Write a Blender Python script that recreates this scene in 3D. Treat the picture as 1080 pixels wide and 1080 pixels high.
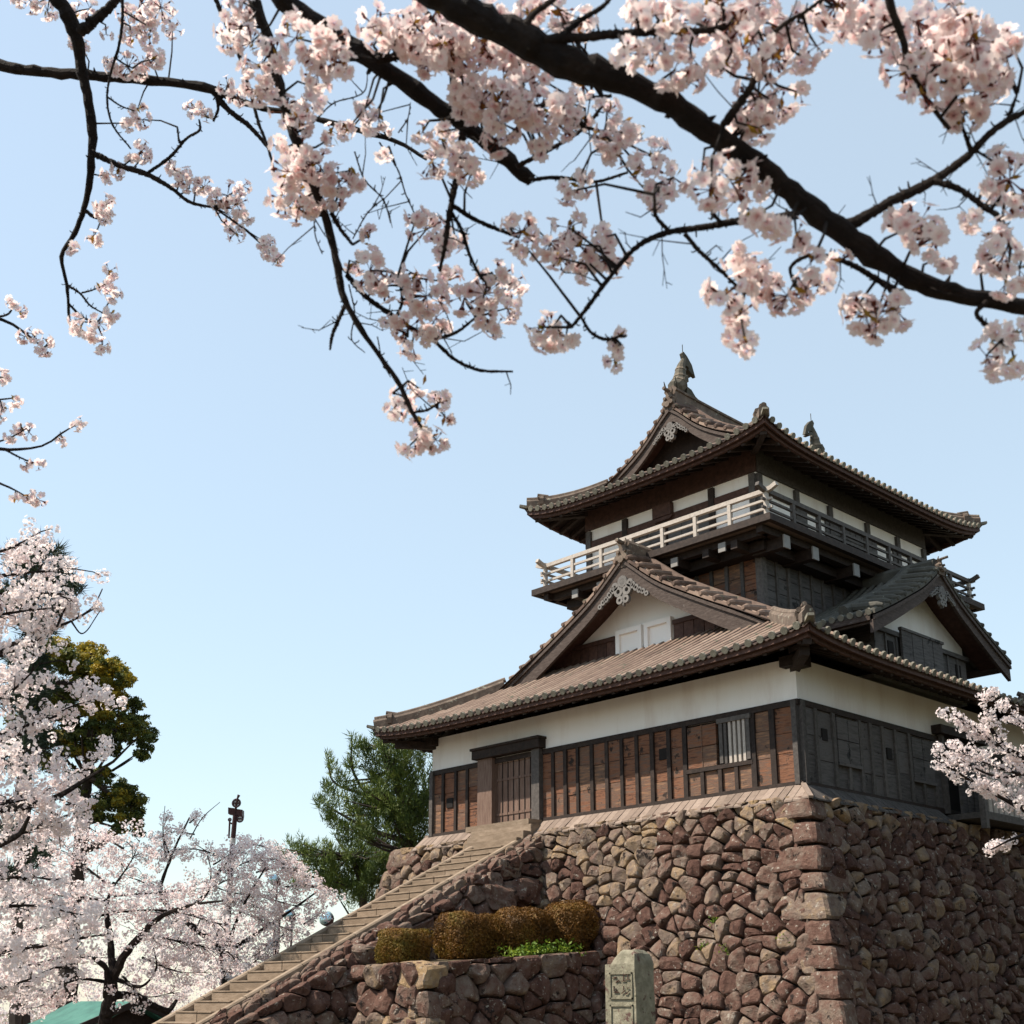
import bpy, bmesh, math, random
import numpy as np
from mathutils import Vector, Matrix, noise

for o in list(bpy.data.objects):
    bpy.data.objects.remove(o)
scene = bpy.context.scene
COL = scene.collection
rnd = random.Random(11)
R = math.radians

# ------------------------------------------------------------------ camera
AZ = R(43.204)
PITCH = math.atan((1055.9 - 677.0) / 1327.1)
EYE = Vector((14.70, -22.05, -4.31))
HF = Vector((-math.cos(AZ), math.sin(AZ), 0))
RT = Vector((math.sin(AZ), math.cos(AZ), 0))
UP = Vector((0, 0, 1))
FWD = HF * math.cos(PITCH) + UP * math.sin(PITCH)
VUP = -HF * math.sin(PITCH) + UP * math.cos(PITCH)
cam = bpy.data.cameras.new('camera')
camo = bpy.data.objects.new('camera', cam)
COL.objects.link(camo)
camo.matrix_world = Matrix(((RT.x, VUP.x, -FWD.x, EYE.x), (RT.y, VUP.y, -FWD.y, EYE.y), (RT.z, VUP.z, -FWD.z, EYE.z), (0, 0, 0, 1)))
cam.sensor_width = 36
cam.lens = 1327.1 / 1080 * 36
cam.shift_y = (677.0 - 540.0) / 1080
cam.clip_start = 0.05
cam.clip_end = 3000
cam.dof.use_dof = True
cam.dof.focus_distance = 24
cam.dof.aperture_fstop = 7.1
scene.camera = camo

# ------------------------------------------------------------------ sky, sun, exposure
SUN = Vector((-0.39, -0.475, 0.79)).normalized()
elev = math.asin(SUN.z)
azim = math.atan2(SUN.x, SUN.y)
world = bpy.data.worlds.new('World')
scene.world = world
world.use_nodes = True
wn = world.node_tree.nodes
sky = wn.new('ShaderNodeTexSky')
sky.sky_type = 'NISHITA'
sky.sun_disc = False
sky.sun_elevation = elev
sky.sun_rotation = azim
sky.air_density = 1.8
sky.dust_density = 1.0
sky.ozone_density = 4.5
sky.altitude = 1500
bg = wn['Background']
bg.inputs['Strength'].default_value = 0.132
veil = wn.new('ShaderNodeMix')       # thin even spring haze over the clear sky
veil.data_type = 'RGBA'
veil.inputs['Factor'].default_value = 0.50
veil.inputs[7].default_value = (4.0, 4.5, 4.5, 1)
world.node_tree.links.new(sky.outputs['Color'], veil.inputs[6])
world.node_tree.links.new(veil.outputs[2], bg.inputs['Color'])
sl = bpy.data.lights.new('sun', 'SUN')
sl.energy = 5.0
sl.angle = R(0.5)
sl.color = (1.0, 0.90, 0.77)
so = bpy.data.objects.new('sun', sl)
COL.objects.link(so)
so.rotation_euler = (-SUN).to_track_quat('-Z', 'Y').to_euler()
scene.view_settings.view_transform = 'Standard'
scene.view_settings.look = 'None'
scene.view_settings.exposure = 0.66
scene.view_settings.gamma = 1

GZ = -5.95      # ground level


def PX(x, y, d):
    """world point seen at photo pixel x, y at depth d metres (traced limbs and crowns)"""
    return EYE + (RT * (x - 540) + VUP * (677 - y) + FWD * 1327.1) * (d / 1327.1)


# ------------------------------------------------------------------ mesh helpers
ORG = {}


class MB:
    def __init__(self):
        self.v = []
        self.f = []
        self.t = []
        self.pt = None

    def add(self, vs, fs, tint=0.5):
        b = len(self.v)
        self.v.extend([tuple(p) for p in vs])
        for i, f in enumerate(fs):
            self.f.append(tuple(b + k for k in f))
            self.t.append(tint if not isinstance(tint, (list, tuple)) else tint[i])

    def box(self, x0, x1, y0, y1, z0, z1, t=0.5):
        self.hexa([(x0, y0, z0), (x1, y0, z0), (x1, y1, z0), (x0, y1, z0), (x0, y0, z1), (x1, y0, z1), (x1, y1, z1), (x0, y1, z1)], t)

    def hexa(self, p, t=0.5):
        self.add(p, [(0, 3, 2, 1), (4, 5, 6, 7), (0, 1, 5, 4), (1, 2, 6, 5), (2, 3, 7, 6), (3, 0, 4, 7)], t)

    def sweep(self, pts, prof, up=(0, 0, 1), t=0.5, scl=None):
        pts = [Vector(p) for p in pts]
        up = Vector(up)
        n = len(prof)
        vs = []
        for i, p in enumerate(pts):
            a = pts[max(i - 1, 0)]
            b = pts[min(i + 1, len(pts) - 1)]
            d = (b - a).normalized()
            s = d.cross(up).normalized()
            u = s.cross(d)
            k = scl[i] if scl else 1
            vs += [p + s * (q[0] * k) + u * (q[1] * k) for q in prof]
        fs = []
        for i in range(len(pts) - 1):
            for j in range(n):
                k = (j + 1) % n
                fs.append((i * n + j, (i + 1) * n + j, (i + 1) * n + k, i * n + k))
        fs.append(tuple(range(n)))
        fs.append(tuple((len(pts) - 1) * n + j for j in reversed(range(n))))
        self.add(vs, fs, t)

    def beam(self, a, b, w, h, t=0.5, up=(0, 0, 1)):
        self.sweep([a, b], [(-w / 2, -h / 2), (w / 2, -h / 2), (w / 2, h / 2), (-w / 2, h / 2)], up, t)

    def tube(self, pts, rad, n=6, t=0.5, cap=True):
        pts = [Vector(p) for p in pts]
        if not isinstance(rad, (list, tuple)):
            rad = [rad] * len(pts)
        vs = []
        ref = None
        for i, p in enumerate(pts):
            d = pts[min(i + 1, len(pts) - 1)] - pts[max(i - 1, 0)]
            if d.length < 1e-9:
                d = Vector((0, 0, 1))
            d.normalize()
            if ref is None:
                ref = d.orthogonal().normalized()
            ref = (ref - d * ref.dot(d))
            if ref.length < 1e-6:
                ref = d.orthogonal()
            ref.normalize()
            s = d.cross(ref)
            for j in range(n):
                a = 2 * math.pi * j / n
                vs.append(p + (ref * math.cos(a) + s * math.sin(a)) * rad[i])
        fs = []
        for i in range(len(pts) - 1):
            for j in range(n):
                k = (j + 1) % n
                fs.append((i * n + j, i * n + k, (i + 1) * n + k, (i + 1) * n + j))
        if cap:
            fs.append(tuple(reversed(range(n))))
            fs.append(tuple((len(pts) - 1) * n + j for j in range(n)))
        self.add(vs, fs, t)

    def disc(self, c, nrm, r, th, n=12, t=0.5):
        c = Vector(c)
        nrm = Vector(nrm).normalized()
        self.tube([c - nrm * th / 2, c + nrm * th / 2], r, n, t)

    def prism(self, outline, m, o0, o1, t=0.5):
        """outline of (d, z) extruded between offsets o0, o1 through map m(d, o, z)"""
        n = len(outline)
        vs = [m(d, o0, z) for d, z in outline] + [m(d, o1, z) for d, z in outline]
        fs = [tuple(range(n)), tuple(n + j for j in reversed(range(n)))]
        for j in range(n):
            k = (j + 1) % n
            fs.append((j, n + j, n + k, k))
        self.add(vs, fs, t)

    def build(self, name, mat, parent=None, smooth=False, fix=True, origin=None):
        V = np.array(self.v, dtype=float).reshape(-1, 3)
        if origin is None:
            if parent is None:
                c = (V.min(0) + V.max(0)) / 2
                c[2] = V[:, 2].min()
            else:
                c = (V.min(0) + V.max(0)) / 2
        else:
            c = np.array(origin, dtype=float)
        me = bpy.data.meshes.new(name)
        me.from_pydata((V - c).tolist(), [], self.f)
        if fix:
            bm = bmesh.new()
            bm.from_mesh(me)
            bmesh.ops.recalc_face_normals(bm, faces=bm.faces)
            bm.to_mesh(me)
            bm.free()
        if self.pt is not None:
            at = me.attributes.new('tint', 'FLOAT', 'POINT')
            at.data.foreach_set('value', np.array(self.pt, dtype=np.float32))
        else:
            at = me.attributes.new('tint', 'FLOAT', 'FACE')
            at.data.foreach_set('value', np.array(self.t, dtype=np.float32))
        if smooth:
            me.polygons.foreach_set('use_smooth', [True] * len(me.polygons))
        me.materials.append(mat)
        o = bpy.data.objects.new(name, me)
        COL.objects.link(o)
        w = Vector(c)
        ORG[o] = w
        if parent is not None:
            o.parent = parent
            o.location = w - ORG[parent]
        else:
            o.location = w
        return o


def thing(name, label, cat, loc, group=None):
    o = bpy.data.objects.new(name, None)
    COL.objects.link(o)
    o.location = loc
    o.empty_display_size = 0.3
    ORG[o] = Vector(loc)
    return tag(o, label, cat, group)


def tag(o, label, cat, group=None, kind=None):
    if label:
        o['label'] = label
    if cat:
        o['category'] = cat
    if group:
        o['group'] = group
    if kind:
        o['kind'] = kind
    return o


# ------------------------------------------------------------------ materials
def mat(name, cols, scale=3.0, rough=0.8, bump=0.3, stretch=(1, 1, 1), tintw=0.6, spots=None, detail=6, bscale=None, bdist=0.02, spec=0.3, trans=0.0, coat=None):
    """ramp over (tint attribute blended with object-space noise); spots = (colour, scale, threshold)"""
    m = bpy.data.materials.new(name)
    m.use_nodes = True
    nt = m.node_tree
    N, L = nt.nodes, nt.links
    bs = N['Principled BSDF']
    tc = N.new('ShaderNodeNewGeometry')
    mp = N.new('ShaderNodeMapping')
    mp.inputs['Scale'].default_value = stretch
    L.new(tc.outputs['Position'], mp.inputs['Vector'])
    nz = N.new('ShaderNodeTexNoise')
    nz.inputs['Scale'].default_value = scale
    nz.inputs['Detail'].default_value = detail
    nz.inputs['Roughness'].default_value = 0.65
    L.new(mp.outputs['Vector'], nz.inputs['Vector'])
    at = N.new('ShaderNodeAttribute')
    at.attribute_name = 'tint'
    mr = N.new('ShaderNodeMapRange')
    mr.inputs['From Min'].default_value = 0.3
    mr.inputs['From Max'].default_value = 0.7
    L.new(nz.outputs['Fac'], mr.inputs['Value'])
    mx = N.new('ShaderNodeMix')
    mx.data_type = 'FLOAT'
    mx.inputs['Factor'].default_value = tintw
    L.new(mr.outputs['Result'], mx.inputs[2])
    L.new(at.outputs['Fac'], mx.inputs[3])
    rp = N.new('ShaderNodeValToRGB')
    e = rp.color_ramp.elements
    for i, c in enumerate(cols):
        p = i / max(1, len(cols) - 1)
        if i == 0:
            el = e[0]
            el.position = 0
        elif i == len(cols) - 1:
            el = e[-1]
            el.position = 1
        else:
            el = e.new(p)
        el.color = (*c, 1)
    if len(cols) == 1:
        e[1].color = (*cols[0], 1)
    L.new(mx.outputs[0], rp.inputs['Fac'])
    colout = rp.outputs['Color']
    if spots:
        for (sc, ssc, th) in spots:
            n2 = N.new('ShaderNodeTexNoise')
            n2.inputs['Scale'].default_value = ssc
            n2.inputs['Detail'].default_value = 5
            n2.inputs['Roughness'].default_value = 0.7
            L.new(tc.outputs['Position'], n2.inputs['Vector'])
            m2 = N.new('ShaderNodeMapRange')
            m2.inputs['From Min'].default_value = th
            m2.inputs['From Max'].default_value = th + 0.06
            L.new(n2.outputs['Fac'], m2.inputs['Value'])
            mc = N.new('ShaderNodeMix')
            mc.data_type = 'RGBA'
            L.new(m2.outputs['Result'], mc.inputs['Factor'])
            L.new(colout, mc.inputs[6])
            mc.inputs[7].default_value = (*sc, 1)
            colout = mc.outputs[2]
    L.new(colout, bs.inputs['Base Color'])
    bs.inputs['Roughness'].default_value = rough
    bs.inputs['Specular IOR Level'].default_value = spec
    if bump:
        nb = N.new('ShaderNodeTexNoise')
        nb.inputs['Scale'].default_value = bscale or scale * 3
        nb.inputs['Detail'].default_value = 7
        nb.inputs['Roughness'].default_value = 0.7
        L.new(mp.outputs['Vector'], nb.inputs['Vector'])
        bp = N.new('ShaderNodeBump')
        bp.inputs['Strength'].default_value = bump
        bp.inputs['Distance'].default_value = bdist
        L.new(nb.outputs['Fac'], bp.inputs['Height'])
        L.new(bp.outputs['Normal'], bs.inputs['Normal'])
    if trans:
        tr = N.new('ShaderNodeBsdfTranslucent')
        L.new(colout, tr.inputs['Color'])
        ms = N.new('ShaderNodeMixShader')
        ms.inputs['Fac'].default_value = trans
        L.new(bs.outputs['BSDF'], ms.inputs[1])
        L.new(tr.outputs['BSDF'], ms.inputs[2])
        L.new(ms.outputs['Shader'], N['Material Output'].inputs['Surface'])
    return m


M = {}
M['board'] = mat('weathered sunlit red brown boards', [(.018, .010, .008), (.08, .036, .022), (.21, .088, .044), (.115, .074, .055), (.25, .13, .07), (.32, .19, .115)], 1.7, .75, .8, (1.3, 1.3, 11), .38, [((.022, .014, .010), 2.6, .585)])  # front boards: sunlit orange mixed into their own weathered red brown
M['boardg'] = mat('weathered shade grey boards', [(.03, .027, .026), (.07, .062, .058), (.115, .104, .098), (.085, .068, .06)], 1.7, .8, .8, (1.3, 1.3, 11), .4, [((.02, .018, .017), 2.6, .60)])  # same wood on the right side, grey of the shade mixed into its colour
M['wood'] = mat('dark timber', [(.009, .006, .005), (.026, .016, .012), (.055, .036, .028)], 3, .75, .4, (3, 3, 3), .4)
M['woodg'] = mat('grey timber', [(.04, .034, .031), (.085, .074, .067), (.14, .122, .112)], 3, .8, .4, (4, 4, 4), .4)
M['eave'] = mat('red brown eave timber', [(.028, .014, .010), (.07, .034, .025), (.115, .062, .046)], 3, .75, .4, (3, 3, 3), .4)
M['rail'] = mat('pale railing timber', [(.26, .225, .195), (.40, .35, .305), (.51, .455, .40)], 4, .75, .3, (3, 3, 3), .4)  # on the balcony this pale tone stands in for sun on the rails
M['plaster'] = mat('white lime plaster', [(.74, .66, .60), (.86, .81, .76), (.88, .84, .80)], 1.6, .85, .15, (1, 1, .22), .12, detail=8, bscale=30, bdist=.004)
M['tile'] = mat('stone roof tiles', [(.018, .012, .009), (.075, .047, .036), (.23, .158, .12), (.37, .275, .21)], 2.4, .85, .5, (1, 1, 1), .75, [((.11, .115, .075), 3.2, .60), ((.40, .37, .31), 9, .66)])
M['tiled'] = mat('mossy tile ends', [(.09, .08, .062), (.18, .165, .13), (.28, .265, .21)], 6, .9, .5, (1, 1, 1), .5, [((.25, .26, .20), 11, .62)])
M['ridge'] = mat('lichened ridge tiles', [(.05, .038, .03), (.115, .085, .066), (.22, .17, .13)], 4, .9, .6, (1, 1, 1), .4, [((.28, .27, .21), 7, .60), ((.06, .06, .045), 5, .62)])
M['carve'] = mat('carved pale wood', [(.07, .064, .06), (.15, .138, .128), (.25, .23, .21)], 6, .8, .3)
M['barge'] = mat('weathered bargeboard timber', [(.024, .015, .011), (.062, .043, .035), (.12, .094, .08)], 3, .8, .5, (2, 2, 9), .35, [((.30, .28, .26), 5, .66)])
M['stone'] = mat('rubble stones', [(.026, .016, .013), (.082, .042, .032), (.135, .076, .058), (.19, .142, .112), (.29, .20, .12), (.42, .285, .145)], 5, .92, 1.0, (1, 1, 1), .66, [((.025, .018, .016), 3.5, .585), ((.34, .30, .25), 9, .595), ((.30, .26, .20), 34, .66)], bscale=14, bdist=.06, spec=.15)
M['darkcore'] = mat('dark gaps', [(.012, .009, .008), (.03, .022, .018)], 4, .95, .4, spec=.05)  # near black core behind the stones keeps the gaps dark
M['step'] = mat('tan stone steps', [(.11, .082, .058), (.20, .15, .107), (.33, .255, .19)], 3, .85, .5, (1, 1, 3), .5, [((.12, .085, .06), 5, .64)], spec=.15)
M['stele'] = mat('lichened monument stone', [(.11, .10, .07), (.21, .19, .135), (.33, .305, .225)], 7, .9, 1.0, (1, 1, 1), .3, [((.10, .055, .045), 5, .58), ((.07, .075, .04), 9, .62)])
M['bark'] = mat('cherry bark', [(.006, .004, .004), (.017, .011, .009), (.045, .031, .025)], 14, .85, 1.0, (1, 1, 1), .3, [((.07, .06, .05), 30, .64)], bscale=60, bdist=.02, spec=.2)
M['barkf'] = mat('tree bark', [(.03, .022, .02), (.06, .045, .038), (.10, .08, .07)], 6, .9, .5)
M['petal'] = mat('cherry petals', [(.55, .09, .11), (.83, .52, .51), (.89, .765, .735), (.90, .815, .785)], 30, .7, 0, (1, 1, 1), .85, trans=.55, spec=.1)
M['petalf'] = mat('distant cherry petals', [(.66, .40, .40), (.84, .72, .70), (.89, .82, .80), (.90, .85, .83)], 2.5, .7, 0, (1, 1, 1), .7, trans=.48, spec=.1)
M['calyx'] = mat('red stalks and calyx', [(.09, .015, .012), (.15, .032, .02), (.13, .07, .02)], 20, .7, 0, trans=.2)
M['bronze'] = mat('young bronze leaves', [(.20, .07, .02), (.30, .16, .02), (.24, .20, .03)], 20, .6, 0, trans=.4)
M['leaf'] = mat('evergreen leaves', [(.026, .038, .010), (.065, .088, .018), (.18, .17, .02), (.50, .34, .025)], 3, .6, 0, (1, 1, 1), .8, trans=.25)
M['needle'] = mat('pine needles', [(.03, .05, .014), (.075, .115, .024), (.16, .20, .035), (.17, .13, .03)], 1.2, .6, 0, (1, 1, 1), .65, trans=.2)
M['conifer'] = mat('dark conifer needles', [(.010, .018, .010), (.022, .038, .018), (.05, .07, .02)], 1.2, .6, 0, (1, 1, 1), .65, trans=.15)
M['hedge'] = mat('russet azalea leaves', [(.030, .017, .006), (.095, .045, .010), (.18, .082, .013), (.17, .115, .018), (.10, .11, .022)], 2.0, .65, 0, (1, 1, 1), .6, trans=.25)
M['weed'] = mat('bright green leaves', [(.04, .09, .012), (.12, .20, .02), (.30, .34, .03)], 6, .6, 0, trans=.3)
M['soil'] = mat('terrace soil and moss', [(.05, .035, .022), (.09, .065, .035), (.10, .09, .03)], 3, .95, .6)
M['ground'] = mat('park ground', [(.06, .05, .03), (.11, .09, .06), (.05, .06, .025)], .6, .95, .5)
M['copper'] = mat('green copper roof', [(.02, .075, .06), (.04, .14, .11), (.07, .20, .155)], 3, .6, .2, tintw=.3)
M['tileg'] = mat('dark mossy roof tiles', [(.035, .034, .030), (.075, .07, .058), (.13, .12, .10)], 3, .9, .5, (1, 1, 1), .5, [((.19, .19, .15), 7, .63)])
M['weather'] = mat('weathered lean to boards', [(.12, .087, .068), (.21, .157, .125), (.31, .24, .195)], 4, .8, .4, (3, 3, 3), .6)
M['grey'] = mat('pale beam ends', [(.17, .16, .15), (.29, .28, .265)], 6, .8, .2)
M['door'] = mat('weathered door boards', [(.05, .03, .022), (.13, .078, .058), (.19, .125, .095), (.15, .11, .09)], 2.2, .8, .5, (14, 14, 1.2), .4)
M['metal'] = mat('brown painted metal', [(.05, .022, .024), (.075, .035, .037), (.09, .045, .045)], 6, .5, .1)
M['white'] = mat('white paint', [(.62, .60, .58), (.75, .73, .71)], 6, .6, .1)
M['black'] = mat('black openings', [(.008, .006, .005), (.015, .011, .01)], 6, .9, 0)
M['bronzefish'] = mat('weathered fish ornament', [(.03, .03, .024), (.085, .075, .055), (.26, .20, .145)], 4, .8, .5, tintw=.65)


def glassmat():
    m = bpy.data.materials.new('floodlight glass')
    m.use_nodes = True
    b = m.node_tree.nodes['Principled BSDF']
    b.inputs['Base Color'].default_value = (.42, .60, .64, 1)
    b.inputs['Roughness'].default_value = .12
    b.inputs['Metallic'].default_value = .75
    return m


M['glass'] = glassmat()

# ------------------------------------------------------------------ ground
g = MB()
n = 60
xs = np.linspace(-900, 900, n + 1)
def gh(x, y):
    r = math.hypot(x - 0, y - 0)
    return GZ - 5.5 * min(1, max(0, (r - 45) / 70.0)) ** 1.5
vs = [(math.copysign(abs(x / 900) ** 2.2 * 900, x), math.copysign(abs(y / 900) ** 2.2 * 900, y)) for y in xs for x in xs]
vs = [(x, y, gh(x, y)) for x, y in vs]
g.add(vs, [(j * (n + 1) + i, j * (n + 1) + i + 1, (j + 1) * (n + 1) + i + 1, (j + 1) * (n + 1) + i) for j in range(n) for i in range(n)])
tag(g.build('ground', M['ground'], smooth=True), 'bare park ground around the foot of the stone base', 'ground', kind='structure')

# ------------------------------------------------------------------ castle keep
W, DP = 12.0, 15.0
keep = thing('castle_keep', 'old wooden three storey castle keep with stone tiled roofs standing on the high stone base', 'castle', (-6, 7.5, 0))


def lerpprof(P):
    d0 = [p[0] for p in P]
    z0 = [p[1] for p in P]
    return lambda d: float(np.interp(d, d0, z0))


def smoothprof(P, n=40):
    d0 = np.array([p[0] for p in P])
    z0 = np.array([p[1] for p in P])
    D = np.linspace(d0[0], d0[-1], n)
    # Catmull-Rom style smoothing through a cubic Hermite
    m = np.gradient(z0, d0)
    Z = []
    for d in D:
        i = min(max(np.searchsorted(d0, d) - 1, 0), len(d0) - 2)
        h = d0[i + 1] - d0[i]
        t = (d - d0[i]) / h
        Z.append((2 * t**3 - 3 * t**2 + 1) * z0[i] + (t**3 - 2 * t**2 + t) * h * m[i] + (-2 * t**3 + 3 * t**2) * z0[i + 1] + (t**3 - t**2) * h * m[i + 1])
    return lambda d: float(np.interp(d, D, Z))


def roof_side(f, s0, s1, tlim, spacing, parent, name, rib=.060, tile=.36, pan=.02, ribs=True, mt='tile'):
    """tiled roof plane: f(s, t) -> point, s along the eave, t up the slope, tlim(s) its upper limit"""
    ns = max(1, int(round((s1 - s0) / spacing)))
    S = [s0 + (s1 - s0) * i / ns for i in range(ns + 1)]
    mb = MB()
    caps = MB()
    for i in range(ns):
        a, b = S[i], S[i + 1]
        e = (b - a) * .001
        la, lb = tlim(a + e), tlim(b - e)
        L = max(la, lb)
        if L < .02:
            continue
        nr = max(2, int(L / tile))
        vs = []
        fs = []
        tt = []
        mid = (a + b) / 2
        for j in range(nr + 1):
            for (s, l) in ((a, la), (mid, (la + lb) / 2), (b, lb)):
                t = l * j / nr
                p = Vector(f(s, t))
                dz = -.06 if s == mid else 0
                vs.append(p + Vector((0, 0, dz)))
                vs.append(p + Vector((0, 0, pan + dz)))
        for j in range(nr):
            for c in range(2):
                q = (j * 3 + c) * 2
                r = ((j + 1) * 3 + c) * 2
                fs.append((q + 1, q + 3, r + 2, r))
                fs.append((q, q + 2, q + 3, q + 1))
                tv = .0 + .2 * rnd.random()  # pans tinted almost black, painting in the shade between the ribs
                tt += [tv, tv]
        mb.add(vs, fs, tt)
    if ribs:
        for i in range(ns + 1):
            s = S[i]
            e = (s1 - s0) * .0005
            l = max(tlim(min(max(s, s0 + e), s1 - e)) - .05, 0)
            if l < .12:
                continue
            nr = max(1, int(l / tile))
            rt = .55 + .3 * rnd.random()  # ribs tinted lighter than the pans, as if lit along the top
            pts = []
            for j in range(nr):
                pts.append((l * j / nr, rib * 1.05))
                pts.append((l * (j + 1) / nr - .002, rib * .96))
            vs = []
            K = 6
            fs = []
            tt = []
            for (t, r) in pts:
                p = Vector(f(s, t))
                q = Vector(f(s, t + .02)) - Vector(f(s, t - .02 if t > .02 else t))
                q.normalize()
                sd = (Vector(f(s + .02, t)) - Vector(f(s - .02, t))).normalized()
                nn = sd.cross(q)
                if nn.z < 0:
                    nn = -nn
                for k in range(K):
                    an = math.pi * k / (K - 1)
                    vs.append(p + sd * (math.cos(an) * r) + nn * (math.sin(an) * r * .95 + .012))
            for j in range(len(pts) - 1):
                tv = rt + .15 * rnd.random() if j % 2 == 0 else rt
                for k in range(K - 1):
                    fs.append((j * K + k, j * K + k + 1, (j + 1) * K + k + 1, (j + 1) * K + k))
                    tt.append(tv)
            mb.add(vs, fs, tt)
            p = Vector(f(s, 0))
            q = (Vector(f(s, .05)) - p).normalized()
            caps.disc(p + Vector((0, 0, .03)) - q * .02, q, rib * 1.38, .05, 10, .3 + .5 * rnd.random())
    o = mb.build(name, M[mt], parent, fix=False)
    if caps.v:
        caps.build('eave_tile_ends', M['tiled'], o)['kind'] = 'stuff'
    return o


def lift(c, amp, k):
    """upward curl of an eave at distance c from the corner"""
    return amp * math.exp(-max(c, 0) / k)


def make_eave_roof(tagname, x0, x1, y0, y1, h, amp, k, tl_front, verge, ridge_t, back_limit, wallin, spacing, zoff, tower=None):
    """hipped lower skirt, gabled above: returns the roof part"""
    root = None

    def zf(s0, s1, s, t):
        c = min(s - s0, s1 - s)
        return h(t) + lift(c, amp, k) * max(0, 1 - t / 2.2)
    front = lambda s, t: (s, y0 + t, zf(x0, x1, s, t))
    back = lambda s, t: (s, y1 - t, zf(x0, x1, s, t))
    right = lambda s, t: (x1 - t, s, zf(y0, y1, s, t))
    left = lambda s, t: (x0 + t, s, zf(y0, y1, s, t))
    lf = lambda s: max(0, min(tl_front, s - x0, x1 - s))

    def ls(s):
        c = min(s - y0, y1 - s)
        if c < verge:
            return max(0, c)
        if tower and tower[0] < s < tower[1]:
            return tower[2]
        return ridge_t
    a = roof_side(front, x0, x1, lf, spacing, keep, tagname)
    roof_side(right, y0, y1, ls, spacing, keep, tagname)
    roof_side(left, y0, y1, ls, spacing, keep, tagname)
    roof_side(back, x0, x1, lf, spacing, keep, tagname, ribs=False)
    sides = [(front, x0, x1), (back, x0, x1), (right, y0, y1), (left, y0, y1)]
    # fascia boards, soffits and rafters
    for fi, (f, s0, s1) in enumerate(sides):
        mb = MB()
        n = 40
        S = [s0 + .06 + (s1 - s0 - .12) * i / n for i in range(n + 1)]
        for (t, z0, z1, th) in ((.05, -.17, -.03, .06), (.16, -.29, -.13, .08)):
            vs = []
            fs = []
            for s in S:
                ss = min(max(s, s0 + t), s1 - t)
                p = Vector(f(ss, t))
                q = Vector(f(ss, t + th))
                vs += [p + Vector((0, 0, z0)), p + Vector((0, 0, z1)), Vector((q.x, q.y, p.z + z1)), Vector((q.x, q.y, p.z + z0))]
            for i in range(n):
                for j in range(4):
                    kk = (j + 1) % 4
                    fs.append((i * 4 + j, i * 4 + kk, (i + 1) * 4 + kk, (i + 1) * 4 + j))
            mb.add(vs, fs, .4 + .3 * rnd.random())
        mb.build('eave_board', M['eave'], keep)
        sf = MB()
        rf = []
        tw = wallin + .15
        vs = []
        fs = []
        for s in S:
            for j in range(4):
                t = .12 + (tw - .12) * j / 3
                ss = min(max(s, s0 + t), s1 - t)
                p = Vector(f(ss, t))
                vs.append(p + Vector((0, 0, -.15 - zoff * t)))
        for i in range(n):
            for j in range(3):
                fs.append((i * 4 + j, i * 4 + j + 1, (i + 1) * 4 + j + 1, (i + 1) * 4 + j))
        sf.add(vs, fs, .3)
        nr = int((s1 - s0) / .42)
        for i in range(1, nr):
            s = s0 + (s1 - s0) * i / nr
            lim = min(tw, s - s0 - .1, s1 - s - .1)
            if lim < .3:
                continue
            a_ = Vector(f(s, .20)) + Vector((0, 0, -.30))
            b_ = Vector(f(s, lim)) + Vector((0, 0, -.23 - zoff * lim))
            rf.append((a_, b_))
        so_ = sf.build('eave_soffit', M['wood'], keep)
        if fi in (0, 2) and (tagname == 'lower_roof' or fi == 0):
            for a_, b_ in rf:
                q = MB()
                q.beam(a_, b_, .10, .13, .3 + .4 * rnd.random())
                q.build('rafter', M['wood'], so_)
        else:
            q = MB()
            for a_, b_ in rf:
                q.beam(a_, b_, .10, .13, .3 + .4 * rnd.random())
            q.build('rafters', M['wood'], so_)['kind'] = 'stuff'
    # hips
    for (cx, cy, dx, dy) in ((x0, y0, 1, 1), (x1, y0, -1, 1), (x0, y1, 1, -1), (x1, y1, -1, -1)):
        pts = []
        for i in range(14):
            t = .05 + (verge + .1 - .05) * i / 13
            z = zf(0, 100, t, t) if False else h(t) + lift(t, amp, k) * max(0, 1 - t / 2.2)
            pts.append((cx + dx * t, cy + dy * t, z + .08))
        mb = MB()
        mb.sweep(pts, [(-.13, -.08), (.13, -.08), (.13, .12), (.07, .19), (-.07, .19), (-.13, .12)], t=.5)
        mb.tube([Vector(p) + Vector((0, 0, .21)) for p in pts], .075, 8, .6)
        hp = mb.build('hip_ridge', M['ridge'], keep)
        # upturned corner tip under the hip
        tip = MB()
        p0 = Vector((cx + dx * .35, cy + dy * .35, pts[0][2] - .14))
        p1 = Vector((cx - dx * .10, cy - dy * .10, pts[0][2] + .02))
        tip.sweep([p0, p1], [(-.12, -.06), (.12, -.06), (.12, .06), (-.12, .06)], t=.4, scl=[1, .55])
        tip.build('corner_tile', M['tiled'], keep)
        # ogre face tile set a little up the hip
        og = MB()
        t = .36
        c = Vector((cx + dx * t, cy + dy * t, h(t) + lift(t, amp, k) + .12))
        d = Vector((-dx, -dy, 0)).normalized()
        s_ = Vector((-d.y, d.x, 0))
        og.sweep([c - d * .06, c + d * .06], [(-.17, -.08), (.17, -.08), (.2, .08), (.14, .19), (.06, .22), (-.06, .22), (-.14, .19), (-.2, .08)], t=.6)
        for q in (-.12, .12):
            og.disc(c + d * .07 + s_ * q + Vector((0, 0, .13)), d, .055, .06, 8, .8)
        og.tube([c + Vector((0, 0, .20)) - d * .2, c + Vector((0, 0, .25)) + d * .12], .06, 8, .4)
        og.build('ogre_tile', M['ridge'], keep)
        # hip rafter under the corner
        hr = MB()
        a_ = Vector((cx + dx * .22, cy + dy * .22, pts[0][2] - .36))
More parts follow.
